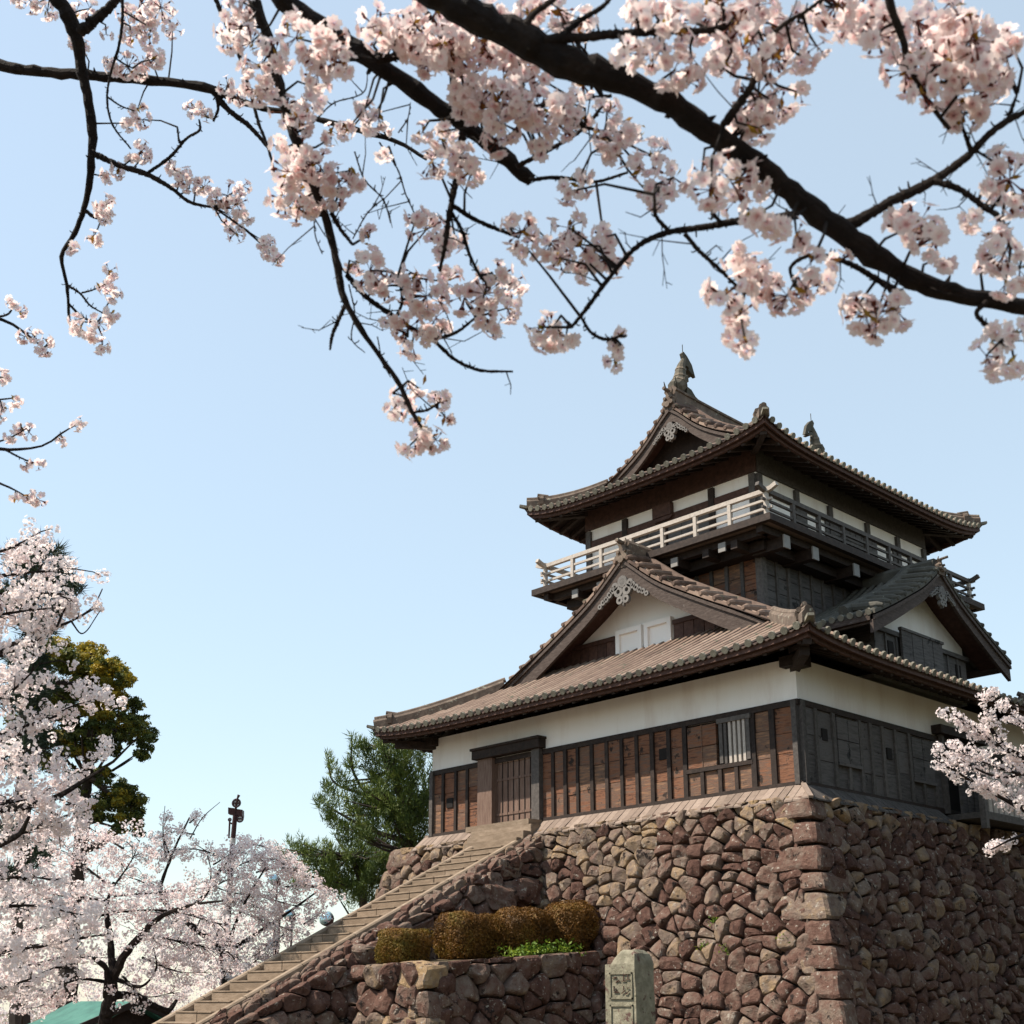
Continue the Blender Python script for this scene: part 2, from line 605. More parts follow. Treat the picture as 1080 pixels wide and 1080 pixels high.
        b_ = Vector((cx + dx * tw, cy + dy * tw, h(tw) - .33 - zoff * tw))
        hr.beam(a_, b_, .17, .22, .5)
        hr.build('hip_rafter', M['wood'], keep)


def gable(m, P, half, parent, wall_off, barge0, barge1, pendant=.9, tiles=.40, tm='tile', inner_tile_w=.75):
    """barge boards, pendant and verge tiles of a gable; m(d, o, z), P(d) tile height at lateral distance d"""
    n = 26
    for sg in (-1, 1):
        mb = MB()
        up = []
        lo = []
        for i in range(n + 1):
            d = half * i / n
            up.append((sg * d, P(d) - .10))
            bh = barge0 + (barge1 - barge0) * (i / n) ** 1.2
            lo.append((sg * d, P(d) - .10 - bh))
        lo[0] = (0, lo[0][1] - .12)
        for i in range(n):
            q = [up[i], up[i + 1], lo[i + 1], lo[i]]
            mb.prism(q, m, -.09, .0, .5)
        b = mb.build('bargeboard', M['barge'], parent)
        ed = MB()
        for i in range(n):
            q = [(up[i][0], up[i][1] + .0), (up[i + 1][0], up[i + 1][1] + .0), (up[i + 1][0], up[i + 1][1] - .09), (up[i][0], up[i][1] - .09)]
            ed.prism(q, m, -.12, .055, .6)
        ed.build('barge_edge', M['barge'], b)
        # verge tiles: short ribs square to the slope
        vt = MB()
        caps = MB()
        acc = 0
        d = .22
        while d < half - .05:
            z = P(d)
            a_ = Vector(m(sg * d, .10, z + .05))
            b_ = Vector(m(sg * d, -inner_tile_w, z + .17))
            vt.tube([a_, a_.lerp(b_, .18), b_], [.05, .105, .115], 9, .25 + .5 * rnd.random())
            # flat tile between two ribs
            d2 = min(d + tiles * .86, half)
            z2 = P(d2)
            vt.hexa([m(sg * d, -inner_tile_w, z - .05), m(sg * d2, -inner_tile_w, z2 - .05), m(sg * d2, .07, z2 - .05), m(sg * d, .07, z - .05),
                     m(sg * d, -inner_tile_w, z + .03), m(sg * d2, -inner_tile_w, z2 + .07), m(sg * d2, .07, z2 + .05), m(sg * d, .07, z + .03)], .3 + .6 * rnd.random())
            sl_ = (P(d + .1) - P(d)) / .1
            d += tiles / math.sqrt(1 + sl_ * sl_)
        v_ = vt.build('verge_tiles', M[tm], parent)
        # descending ridge inside the verge
        dr = MB()
        pts = [m(sg * (.05 + (half * .97 - .05) * i / 24), -inner_tile_w - .08, P(.05 + (half * .97 - .05) * i / 24) + .06) for i in range(25)]
        dr.sweep(pts, [(-.13, -.1), (.13, -.1), (.13, .15), (.07, .23), (-.07, .23), (-.13, .15)], t=.4)
        dr.build('descending_ridge', M[tm], parent)
        # underside of the overhang
        us = MB()
        vs = []
        for i in range(n + 1):
            d = half * i / n
            vs += [m(sg * d, -.08, P(d) - .16), m(sg * d, wall_off - .05, P(d) - .16)]
        us.add(vs, [(2 * i, 2 * i + 1, 2 * i + 3, 2 * i + 2) for i in range(n)], .4)
        us.build('verge_soffit', M['eave'], parent)
    # carved pendant
    pz = P(0) - .34 - barge0
    k = pendant
    pd = MB()
    o1 = .05
    wings = []

    def ring(cx, cz, ro, ri, t=.6, a0=0, a1=2 * math.pi, th=.08):
        N_ = 18
        for i in range(N_):
            a, b = a0 + (a1 - a0) * i / N_, a0 + (a1 - a0) * (i + 1) / N_
            pd.prism([(cx + ro * math.cos(a), cz + ro * math.sin(a)), (cx + ro * math.cos(b), cz + ro * math.sin(b)), (cx + ri * math.cos(b), cz + ri * math.sin(b)), (cx + ri * math.cos(a), cz + ri * math.sin(a))], m, o1 - th, o1, t)
    ring(0, pz + .05 * k, .19 * k, .09 * k, .3, th=.14)
    ring(0, pz + .05 * k, .085 * k, .0, .1, th=.12)
    for sg in (-1, 1):
        ring(sg * .17 * k, pz - .24 * k, .17 * k, .07 * k, .65, th=.10)
        ring(sg * .12 * k, pz - .52 * k, .13 * k, .05 * k, .7, th=.10)
        ring(sg * .30 * k, pz - .05 * k, .13 * k, .04 * k, .6, th=.09)
        # openwork wings below the barge boards
        pd_main, pd = pd, MB()
        for q in range(5):
            d = (.40 + .135 * q) * k
            zz = P(d) - .10 - barge0 - (.10 if q < 3 else .06) * k
            ring(sg * d, zz, (.115 - .008 * q) * k, (.05 - .004 * q) * k, .55, th=.07)
        wings.append(pd)
        pd = pd_main
    pd.prism([(-.10 * k, pz), (.10 * k, pz), (.12 * k, pz - .45 * k), (0, pz - .72 * k), (-.12 * k, pz - .45 * k)], m, o1 - .11, o1 - .02, .6)
    pdo = pd.build('carved_pendant', M['carve'], parent)
    for w_ in wings:
        w_.build('pendant_wing', M['carve'], pdo)


def ridge_end_ogre(m, z, parent, k=1.0):
    og = MB()
    out = [(-.30, -.25), (.30, -.25), (.36, .0), (.26, .12), (.30, .34), (.16, .46), (.10, .62), (-.10, .62), (-.16, .46), (-.30, .34), (-.26, .12), (-.36, .0)]
    og.prism([(d * k, z + q * k) for d, q in out], m, -.1, .05, .5)
    for sg in (-1, 1):
        og.disc(m(sg * .2 * k, .07, z + .12 * k), Vector(m(0, 1, 0)) - Vector(m(0, 0, 0)), .1 * k, .1, 10, .8)
        og.disc(m(sg * .16 * k, .06, z + .36 * k), Vector(m(0, 1, 0)) - Vector(m(0, 0, 0)), .07 * k, .1, 10, .6)
        og.tube([m(sg * .1 * k, 0, z + .55 * k), m(sg * .2 * k, .02, z + .70 * k), m(sg * .16 * k, .04, z + .85 * k)], [.06 * k, .045 * k, .02 * k], 6, .7)
    og.disc(m(0, .07, z + .05 * k), Vector(m(0, 1, 0)) - Vector(m(0, 0, 0)), .14 * k, .12, 10, .9)
    og.tube([m(0, -.15, z + .66 * k), m(0, .25, z + .74 * k)], .08 * k, 8, .5)
    return og.build('ogre_tile', M['ridge'], parent)


# ---- roof profiles (distance from ridge -> height)
P1 = smoothprof([(0, 6.92), (1.14, 6.02), (2, 5.52), (2.83, 5.07), (3.81, 4.56), (4.76, 4.03), (6, 3.38), (7.22, 2.76)])
H1 = lambda t: P1(7.22 - t)
P3 = smoothprof([(0, 12.0), (.35, 11.72), (.7, 11.38), (1.15, 11.02), (1.6, 10.74), (2.2, 10.42), (3.0, 9.93), (4.3, 9.29)])
H3 = lambda t: P3(4.3 - t)
P2 = smoothprof([(0, 6.62), (.9, 5.98), (1.8, 5.50), (2.7, 5.05), (3.55, 4.66)])

make_eave_roof('lower_roof', -13.22, 1.22, -1.22, 16.22, H1, .24, 1.2, 3.5, 2.55, 7.22, None, 1.22, .30, .12, tower=(3.25, 11.75, 4.3))
make_eave_roof('upper_roof', -10.3, -1.7, 1.93, 13.05, H3, .36, 1.0, 2.2, 1.66, 4.3, None, 1.3, .285, .12)

# ---- big front gable of the lower roof
mg = lambda d, o, z: (-6 + d, 1.37 - o, z)
gable(mg, P1, 4.75, keep, -.86, .42, .60, .86, tiles=.47)
gw = MB()
pts = [(d, P1(abs(d)) - .2) for d in np.linspace(-3.7, 3.7, 31)]
gw.prism([(-3.7, 4.1)] + pts + [(3.7, 4.1)], lambda d, o, z: (-6 + d, 2.23 - o, z), -.12, 0, .5)
gwall = gw.build('gable_wall', M['plaster'], keep)
for sx in (-7.0, -6.0):
    w = MB()
    a, b = sx + .02, sx + .93
    z0, z1 = 4.42, 5.22
    for bb in ((a, b, z1 - .13, z1), (a, a + .13, z0, z1 - .13), (b - .13, b, z0, z1 - .13)):
        w.box(bb[0], bb[1], 2.10, 2.23, bb[2], bb[3], .5)
    fr = w.build('gable_window', M['plaster'], keep)
    w = MB()
    w.box(a + .13, b - .13, 2.18, 2.23, z0, z1 - .13, .8)
    w.build('window_shutter', M['plaster'], fr)
for (a, b) in ((-9.3, -7.03), (-5.02, -2.7)):
    w = MB()
    nb = 7
    for i in range(nb):
        q0, q1 = a + (b - a) * i / nb, a + (b - a) * (i + 1) / nb
        w.box(q0 + .01, q1 - .01, 2.15, 2.23, 4.15, 4.98, rnd.random())
    w.box(a, b, 2.11, 2.23, 4.98, 5.10, .2)
    w.build('gable_boarding', M['eave'], keep)
# main ridge between the big gable and the tower, with its ogre tile
r_ = MB()
r_.sweep([(-6, 1.45, 6.95), (-6, 3.3, 6.95)], [(-.2, -.1), (.2, -.1), (.2, .3), (.1, .42), (-.1, .42), (-.2, .3)])
r_.build('roof_ridge', M['ridge'], keep)
ridge_end_ogre(lambda d, o, z: (-6 + d, 1.40 - o, z), 6.78, keep, .72)

# ---- side dormer
md = lambda d, o, z: (-.39 + o, 7.48 + d, z)
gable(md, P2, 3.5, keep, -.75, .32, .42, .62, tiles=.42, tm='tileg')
dl = lambda s, t: (s, 7.48 - 3.55 + t, P2(3.55 - t))
dr_ = lambda s, t: (s, 7.48 + 3.55 - t, P2(3.55 - t))
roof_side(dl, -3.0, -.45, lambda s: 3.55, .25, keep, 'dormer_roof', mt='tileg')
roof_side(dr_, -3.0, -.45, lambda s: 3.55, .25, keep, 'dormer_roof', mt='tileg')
r_ = MB()
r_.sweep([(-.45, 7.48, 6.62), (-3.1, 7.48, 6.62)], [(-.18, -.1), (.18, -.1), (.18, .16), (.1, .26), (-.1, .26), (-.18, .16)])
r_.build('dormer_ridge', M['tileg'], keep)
ridge_end_ogre(lambda d, o, z: (-.36 + o, 7.48 + d, z), 6.52, keep, .46)
for sg in (-1, 1):
    e = MB()
    for (w_, z0, z1) in ((.04, -.2, -.02), (.14, -.3, -.14)):
        y_ = 7.48 + sg * (3.55 - w_)
        zz = P2(3.55 - w_)
        e.box(-3.0, -.45, y_ - .03, y_ + .03, zz + z0, zz + z1, .4)
    e.build('eave_board', M['barge'], keep)
dw = MB()
pts = [(d, P2(abs(d)) - .2) for d in np.linspace(-2.35, 2.35, 25)]
dw.prism([(-2.35, 3.4)] + pts + [(2.35, 3.4)], lambda d, o, z: (-1.15 + o, 7.48 + d, z), -1.9, 0, .5)
dwall = dw.build('dormer_wall', M['plaster'], keep)
w = MB()
nb = 9
for i in range(nb):
    q0, q1 = 5.13 + 4.7 * i / nb, 5.13 + 4.7 * (i + 1) / nb
    w.box(-1.15, -1.08, q0 + .015, q1 - .015, 3.5, 4.62, rnd.random())
    w.box(-1.15, -1.04, q0 - .03, q0 + .03, 3.5, 4.62, .8)
w.box(-1.15, -1.0, 5.08, 9.88, 4.62, 4.74, .5)
w.build('dormer_boarding', M['boardg'], keep)
w = MB()
for q in range(4):
    w.box(-1.0, -.93, 6.25 + q * .52, 6.25 + q * .52 + .49, 3.75, 4.80, .3 + .4 * rnd.random())
w.box(-1.0, -.90, 6.2, 8.36, 4.80, 4.87, .7)
w.build('dormer_shutter', M['boardg'], keep)
for q in (5.75, 9.2):
    w = MB()
    w.box(-1.1, -1.05, q, q + .26, 4.1, 4.45, .5)
    w.build('loophole', M['black'], keep)
for sg in (-1, 1):
    w = MB()
    w.box(-2.95, -1.15, 7.48 + sg * 2.36 - .04, 7.48 + sg * 2.36 + .04, 3.5, 4.95, .4)
    w.build('dormer_cheek', M['boardg'], keep)

# ---- first storey
for (cx, cy) in ((0, 0), (-W, 0), (0, DP), (-W, DP)):
    w = MB()
    sx_, sy_ = (1 if cx == 0 else -1), (-1 if cy == 0 else 1)
    w.box(cx - .24, cx + .24, cy - .24, cy + .24, 2.50, 2.72, .3)
    w.beam((cx - sx_ * .3, cy - sy_ * .3, 2.50), (cx + sx_ * .75, cy + sy_ * .75, 2.58), .2, .2, .6)
    w.build('corner_bracket', M['wood'], keep)
ZW, ZT = 1.78, 2.62
w = MB()
w.box(-W, 0, 0, DP, ZW - .1, ZT + .1)
w.build('plaster_wall', M['plaster'], keep)
w = MB()
w.box(-W + .06, -.06, .06, DP - .06, -.5, ZW - .1, .3)
w.build('wall_core', M['wood'], keep)
w = MB()
for (x0, x1, y0, y1) in ((-W - .03, .03, -.06, 0), (0, .06, 0, DP), (-W - .06, -W, 0, DP)):
    w.box(x0, x1, y0, y1, ZW - .10, ZW + .03, .5)
    w.box(x0, x1, y0 - .02, y1 + .02, -.06, .07, .6)
w.build('wall_beam', M['wood'], keep)


def posts(xs_, face, z0=.07, z1=ZW - .10, wd=.10, proud=.075, mt='woodg', name='batten', par=None):
    for x in xs_:
        p = MB()
        wd_ = wd * (.85 + .3 * rnd.random())
        if face == 'f':
            p.box(x - wd_ / 2, x + wd_ / 2, -proud, .02, z0, z1, rnd.random())
        else:
            p.box(-.02, proud, x - wd_ / 2, x + wd_ / 2, z0, z1, rnd.random())
        p.build(name, M[mt], par)


def planks(edges, face, z0, z1, rows, par, name, mt):
    p = MB()
    for a, b in zip(edges[:-1], edges[1:]):
        zz = [z0 + (z1 - z0) * (i / rows) + (0 if i in (0, rows) else rnd.uniform(-.10, .10)) for i in range(rows + 1)]
        for i in range(rows):
            pr = .015 + .02 * rnd.random()
            t = rnd.random()
            if face == 'f':
                p.box(a + .006, b - .006, -pr, .03, zz[i] + .006, zz[i + 1] - .006, t)
            else:
                p.box(-.03, pr, a + .006, b - .006, zz[i] + .006, zz[i + 1] - .006, t)
    return p.build(name, M[mt], par)


FR = [-7.62, -7.23, -6.80, -6.38, -5.90, -5.41, -4.93, -4.46, -3.99, -3.49, -3.02]
clad = planks([-11.95, -11.47, -10.94, -10.47, -9.94], 'f', .07, ZW - .1, 3, keep, 'board_cladding', 'board')
posts([-11.47, -10.94, -10.47], 'f', par=clad, mt='wood')
clad = planks(FR, 'f', .07, ZW - .1, 3, keep, 'board_cladding', 'board')
posts(FR[1:-1], 'f', par=clad, mt='wood')
posts([-3.02], 'f', par=clad, wd=.12, mt='wood')
clad = planks([-3.02, -2.55, -2.06, -1.62, -1.15], 'f', .07, .58, 1, keep, 'board_cladding', 'board')
posts([-2.55, -2.06, -1.62], 'f', .07, .58, par=clad, mt='wood')
clad = planks([-1.15, -.64, -.1], 'f', .07, ZW - .1, 3, keep, 'board_cladding', 'board')
posts([-1.15, -.64], 'f', par=clad, wd=.12, mt='wood')
posts([-11.94, -.06], 'f', .0, ZW, wd=.14, proud=.1, name='corner_post', par=keep)
posts([.07], 'r', .0, ZW, wd=.14, proud=.1, name='corner_post', par=keep)
b = MB()
b.box(-3.0, -1.17, -.085, .02, .58, .67, .5)
b.build('window_sill_beam', M['wood'], keep)
# folding shutter, four panels with a cross batten
s_ = MB()
for i in range(2):
    for j in range(2):
        s_.box(-2.93 + i * .41, -2.93 + i * .41 + .39, -.06, .02, .68 + j * .48, .68 + j * .48 + .46, (.25, .55, .85, .4)[i * 2 + j])
s_.box(-2.535, -2.515, -.075, -.05, .68, 1.64, .8)
s_.build('shutter', M['board'], keep)
wd = MB()
wd.box(-2.02, -1.93, -.10, .02, .69, 1.66, .5)
wd.box(-1.29, -1.20, -.10, .02, .69, 1.66, .6)
wd.box(-2.06, -1.16, -.12, .02, 1.58, 1.68, .8)
win = wd.build('barred_window', M['woodg'], keep)
wd = MB()
wd.box(-1.93, -1.29, -.012, .02, .69, 1.58)
wd.build('window_opening', M['black'], win)
for i in range(5):
    wd = MB()
    x = -1.86 + i * .125
    wd.box(x - .034, x + .034, -.09, -.02, .67, 1.58, .3 if i == 0 else .75)
    wd.build('window_bar', M['woodg'] if i == 0 else M['rail'], win)
for (x, z) in ((-3.66, 1.14), (-11.2, .85)):
    wd = MB()
    wd.box(x - .13, x + .13, -.045, .02, z - .13, z + .13)
    wd.build('loophole', M['black'], keep)
# door
d_ = MB()
nb = 7
for i in range(nb):
    a = -9.36 + (9.36 - 7.9) * i / nb
    d_.box(a + .005, a + .2, .02, .07, .05, 1.83, rnd.random() * .7)
d_.box(-9.36, -7.9, .0, .03, .3, .36, .4)
d_.box(-9.36, -7.9, .0, .03, 1.2, 1.26, .4)
door = d_.build('door', M['door'], keep)
for i in range(1, nb):
    a = -9.36 + (9.36 - 7.9) * i / nb
    d_ = MB()
    d_.box(a - .008, a + .012, .0, .021, .05, 1.83, .2)
    d_.build('door_seam', M['wood'], door)
d_ = MB()
d_.box(-9.94, -9.38, -.16, .05, -.02, 1.83, .5)
d_.build('door_jamb', M['door'], keep)
d_ = MB()
d_.box(-7.9, -7.62, -.16, .05, -.02, 1.83, .4)
d_.build('door_jamb', M['woodg'], keep)
d_ = MB()
d_.box(-10.07, -7.53, -.26, .02, 1.84, 2.07, .3)
d_.box(-10.10, -7.50, -.31, .02, 2.07, 2.13, .6)
d_.build('door_lintel', M['wood'], keep)
d_ = MB()
d_.box(-9.95, -7.6, -.55, .0, -.12, .02, .6)
d_.build('door_sill', M['step'], keep)
# right wall
RR = [.14, .54, 1.22]
clad = planks([.14, .54, 1.22], 'r', .07, ZW - .1, 3, keep, 'board_cladding', 'boardg')
posts([.54, 1.22], 'r', par=clad, wd=.12)
clad = planks([1.22, 1.75, 2.25], 'r', .07, .56, 1, keep, 'board_cladding', 'boardg')
posts([1.75], 'r', .07, .56, par=clad)
clad = planks([2.25, 2.7, 3.2, 3.75, 4.36], 'r', .07, ZW - .1, 3, keep, 'board_cladding', 'boardg')
posts([2.25, 2.7, 3.2, 3.75, 4.36], 'r', par=clad)
clad = planks([4.36, 4.9, 5.46], 'r', .07, .56, 1, keep, 'board_cladding', 'boardg')
posts([4.9, 5.46], 'r', .07, .56, par=clad)
clad = planks([5.46, 5.75], 'r', .07, ZW - .1, 2, keep, 'board_cladding', 'boardg')
for (a, b) in ((1.32, 2.18), (4.44, 5.40)):
    s_ = MB()
    for i in range(2):
        for j in range(2):
            h_ = (b - a) / 2
            s_.box(-.02, .075, a + i * h_ + .012, a + (i + 1) * h_ - .012, .64 + j * .5, .64 + j * .5 + .48, .3 + .5 * rnd.random())
    s_.box(-.02, .10, a - .03, b + .03, .56, .63, .7)
    s_.build('shutter', M['boardg'], keep)
for (y, z) in ((.88, 1.17), (3.47, 1.1)):
    wd = MB()
    wd.box(-.02, .05, y - .1, y + .1, z - .14, z + .12)
    wd.build('loophole', M['black'], keep)
# side doorway
d_ = MB()
d_.box(-.02, .03, 5.86, 7.5, .05, 1.9)
d_.build('side_doorway', M['black'], keep)
for (a, b) in ((5.75, 5.88), (7.45, 7.6)):
    d_ = MB()
    d_.box(-.02, .14, a, b, -.05, 1.9, .4)
    d_.build('door_jamb', M['woodg'], keep)
d_ = MB()
d_.box(-.02, .26, 5.55, 7.9, 1.85, 2.06, .3)
d_.build('door_lintel', M['wood'], keep)
clad = planks([7.6, 8.3, 9, 9.7, 10.4, 11.1, 11.8, 12.5, 13.2, 13.9, 14.6, 15], 'r', .07, ZW - .1, 3, keep, 'board_cladding', 'boardg')
posts([8.3, 9, 9.7, 10.4, 11.1, 11.8, 12.5, 13.2, 13.9, 14.6], 'r', par=clad)
# side platform with boarded rail
pf = MB()
pf.box(.08, 1.0, 5.8, 11.5, -.22, -.08, .4)
plat = pf.build('side_platform', M['woodg'], keep)
pf = MB()
pf.box(.93, 1.07, 5.72, 5.86, -.48, 1.15, .7)
pf.build('platform_post', M['woodg'], plat)
for i in range(18):
    y = 6.0 + i * .26
    pf = MB()
    pf.box(.97, 1.03, y, y + .17, -.08, 1.0, .5 + .5 * rnd.random())
    pf.build('rail_board', M['rail'], plat)
pf = MB()
pf.box(.95, 1.05, 5.86, 11.4, 1.0, 1.09, .6)
pf.box(.94, 1.06, 5.86, 11.4, -.26, -.085, .6)
pf.build('platform_rail', M['woodg'], plat)
for i in range(4):
    y = 5.95 + i * .32
    pf = MB()
    pf.box(.35, .41, y, y + .24, -.08, 1.5, .3 + .4 * rnd.random())
    pf.build('side_board', M['boardg'], plat)

# lean-to weather boards round the foot of the walls
for face in range(2):
    sk = MB()
    L_ = 12.7 if face == 0 else 5.9
    nb = int(L_ / .21)
    for i in range(nb):
        a, b = i * L_ / nb, (i + 1) * L_ / nb
        t = rnd.random()
        e = rnd.uniform(-.02, .02)
        if face == 0:
            x0, x1 = .48 - b, .48 - a
            # door opening interrupts the boards
            if x1 < -7.6 and x0 > -9.9:
                continue
            f0 = min(1, max(0, (0 - x0) / .45)) if x1 > 0 else 1
            y0i = -.06 if x0 < 0 else -.06 - x0
            y1i = -.06 if x1 < 0 else -.06 - x1
            z0i = .0 if x0 < 0 else .0 - .82 * x0
            z1i = .0 if x1 < 0 else .0 - .82 * x1
            g_ = .008
            sk.hexa([(x0 + g_, -.50, -.40 + e), (x1 - g_, -.50, -.40 + e), (x1 - g_, y1i, z1i - .03), (x0 + g_, y0i, z0i - .03),
                     (x0 + g_, -.50, -.365 + e), (x1 - g_, -.50, -.365 + e), (x1 - g_, y1i, z1i + .005), (x0 + g_, y0i, z0i + .005)], t)
        else:
            y0, y1 = -.48 + a, -.48 + b
            x0i = .06 if y0 > 0 else .06 - y0
            x1i = .06 if y1 > 0 else .06 - y1
            z0i = 0 if y0 > 0 else .82 * y0
            z1i = 0 if y1 > 0 else .82 * y1
            g_ = .008
            sk.hexa([(.50, y0 + g_, -.40 + e), (.50, y1 - g_, -.40 + e), (x1i, y1 - g_, z1i - .03), (x0i, y0 + g_, z0i - .03),
                     (.50, y0 + g_, -.365 + e), (.50, y1 - g_, -.365 + e), (x1i, y1 - g_, z1i + .005), (x0i, y0 + g_, z0i + .005)], t)
    if face == 0:
        sk.beam((.05, -.05, .0), (.52, -.52, -.37), .10, .05, .8)
        sk.box(-12.2, -9.95, -.07, -.02, .0, .05, .7)
        sk.box(-7.6, .05, -.07, -.02, .0, .05, .7)
    sk.build('lean_to_boards', M['weather'] if face == 0 else M['woodg'], keep)  # front boards coloured sunlit tan, right side boards shaded grey

# ---- second storey (tower foot)
TX0, TX1, TY0, TY1 = -9.0, -3.0, 3.25, 11.75
w = MB()
w.box(TX0, TX1, TY0, TY1, 3.6, 7.0, .4)
tw_ = w.build('tower_wall', M['wood'], keep)
p = MB()
ed = np.linspace(TX0 + .05, TX1 - .05, 13)
for a, b in zip(ed[:-1], ed[1:]):
    for i in range(4):
        p.box(a + .01, b - .01, TY0 - .03 - .02 * rnd.random(), TY0 + .02, 4.9 + i * .42, 5.3 + i * .42, rnd.random())
p.build('tower_boarding', M['board'], tw_)
p = MB()
ed2 = np.linspace(TY0 + .05, TY1 - .05, 17)
for a, b in zip(ed2[:-1], ed2[1:]):
    for i in range(4):
        p.box(TX1 - .02, TX1 + .03 + .02 * rnd.random(), a + .01, b - .01, 4.9 + i * .42, 5.3 + i * .42, rnd.random())
p.build('tower_boarding', M['boardg'], tw_)
for x in ed[1:-1]:
    p = MB()
    p.box(x - .05, x + .05, TY0 - .09, TY0, 4.8, 6.6, rnd.random())
    p.build('batten', M['woodg'], tw_)
for y in ed2[1:-1]:
    p = MB()
    p.box(TX1, TX1 + .09, y - .05, y + .05, 4.5, 6.6, rnd.random())
    p.build('batten', M['woodg'], tw_)
p = MB()
p.box(TX1 - .1, TX1 + .1, TY0 - .1, TY0 + .1, 4.5, 6.75, .9)
p.build('corner_post', M['woodg'], tw_)

# ---- balcony
BX0, BX1, BY0, BY1 = -10.12, -1.88, 2.13, 12.87
b = MB()
b.box(BX0, BX1, BY0, BY1, 7.0, 7.10, .3)
balc = b.build('balcony', M['weather'], keep)
b = MB()
for (x0, x1, y0, y1) in ((BX0 - .05, BX1 + .05, BY0 - .05, BY0 + .1), (BX0 - .05, BX1 + .05, BY1 - .1, BY1 + .05), (BX0 - .05, BX0 + .1, BY0 + .1, BY1 - .1), (BX1 - .1, BX1 + .05, BY0 + .1, BY1 - .1)):
    b.box(x0, x1, y0, y1, 6.96, 7.14, .7)
b.build('balcony_edge', M['wood'], balc)
b = MB()
for (x0, x1, y0, y1) in ((BX0 + .35, BX1 - .35, BY0 + .3, BY0 + .48), (BX0 + .35, BX1 - .35, BY1 - .48, BY1 - .3), (BX0 + .3, BX0 + .48, BY0 + .1, BY1 - .1), (BX1 - .48, BX1 - .3, BY0 + .1, BY1 - .1)):
    b.box(x0, x1, y0, y1, 6.78, 6.97, .5)
b.box(TX0 - .45, TX1 + .45, TY0 - .45, TY1 + .45, 6.55, 6.80, .2)
b.build('balcony_bearers', M['wood'], balc)
for x in (-8.6, -7.65, -6.3, -5.0, -4.0, -3.1):
    b = MB()
    b.box(x - .1, x + .1, BY0 + .16, TY0, 6.58, 6.80, .5)
    o = b.build('balcony_beam', M['wood'], balc)
for x in (-8.6, -7.65, -5.0, -3.45):
    b = MB()
    b.box(x - .11, x + .11, BY0 + .12, BY0 + .16, 6.58, 6.82, .6)
    b.build('beam_end', M['grey'], balc)
for y in (3.0, 4.25, 6.15, 8.2, 10.1, 11.9):
    b = MB()
    b.box(TX1, BX1 - .16, y - .1, y + .1, 6.50, 6.80, .5)
    o = b.build('balcony_beam', M['wood'], balc)
    b = MB()
    b.box(BX1 - .16, BX1 - .12, y - .13, y + .13, 6.48, 6.82, .6)
    b.build('beam_end', M['grey'], balc)
# railing
rx0, rx1, ry0, ry1 = -9.88, -2.12, 2.37, 12.63
for (z, th, ext) in ((7.86, .11, .34), (7.62, .06, .18), (7.40, .06, .18), (7.19, .08, 0)):
    for k_ in range(4):
        b = MB()
        pr = [(-th / 2, -th / 2), (th / 2, -th / 2), (th / 2, th / 2), (-th / 2, th / 2)]
        up_ = .10 if ext > .3 else 0
        if k_ < 2:
            y = (ry0, ry1)[k_]
            b.sweep([(rx0 - ext, y, z + up_), (rx0 - ext * .5, y, z + up_ * .3), (rx0, y, z), (rx1, y, z), (rx1 + ext * .5, y, z + up_ * .3), (rx1 + ext, y, z + up_)], pr, t=.6)
        else:
            x = (rx0, rx1)[k_ - 2]
            zz = z + .003
            b.sweep([(x, ry0 - ext, zz + up_), (x, ry0 - ext * .5, zz + up_ * .3), (x, ry0, zz), (x, ry1, zz), (x, ry1 + ext * .5, zz + up_ * .3), (x, ry1 + ext, zz + up_)], pr, t=.4)
        b.build('rail_bar', M['rail'] if k_ in (0, 2) else M['woodg'], balc)  # front and left bars coloured as sunlit, back and right as shaded
for i in range(8):
    for y in (ry0, ry1):
        x = rx0 + (rx1 - rx0) * i / 7
        b = MB()
        b.box(x - .05, x + .05, y - .05, y + .05, 7.1, 7.85 if i not in (0, 7) else 7.95, .6)
        b.build('rail_post', M['rail'], balc)  # front and back posts take the sunlit tone
for i in range(1, 9):
    for x in (rx0, rx1):
        y = ry0 + (ry1 - ry0) * i / 9
        b = MB()
        b.box(x - .05, x + .05, y - .05, y + .05, 7.1, 7.85, .4)
        b.build('rail_post', M['woodg'], balc)  # side posts take the darker shaded tone

# ---- third storey
w = MB()
w.box(TX0, TX1, TY0, TY1, 7.1, 9.35, .5)
up3 = w.build('upper_wall', M['plaster'], keep)
for (x0, x1, y0, y1) in ((TX0 - .04, TX1 + .04, TY0 - .06, TY0), (TX0 - .04, TX1 + .04, TY1, TY1 + .06), (TX0 - .06, TX0, TY0, TY1), (TX1, TX1 + .06, TY0, TY1)):
    w = MB()
    w.box(x0, x1, y0, y1, 8.38, 8.56, .6)
    w.box(x0, x1, y0, y1, 8.92, 9.85, .2)
    w.build('wall_beam', M['eave'] if y1 == TY0 else M['woodg'], up3)
    w = MB()
    w.box(x0, x1, y0, y1, 7.1, 7.24, .2)
    w.build('wall_beam', M['wood'], up3)
fx = [TX0 + .09, TX0 + 1.50, -6.05, TX1 - 1.42, TX1 - .09]
for x in fx:
    w = MB()
    w.box(x - .09, x + .09, TY0 - .085, TY0, 7.1, 8.87, .5)
    w.build('wall_post', M['woodg'] if x in (fx[0], fx[-1]) else M['wood'], up3)
    w = MB()
    w.box(x - .09, x + .09, TY1, TY1 + .085, 7.1, 8.87, .5)
    w.build('wall_post', M['wood'], up3)
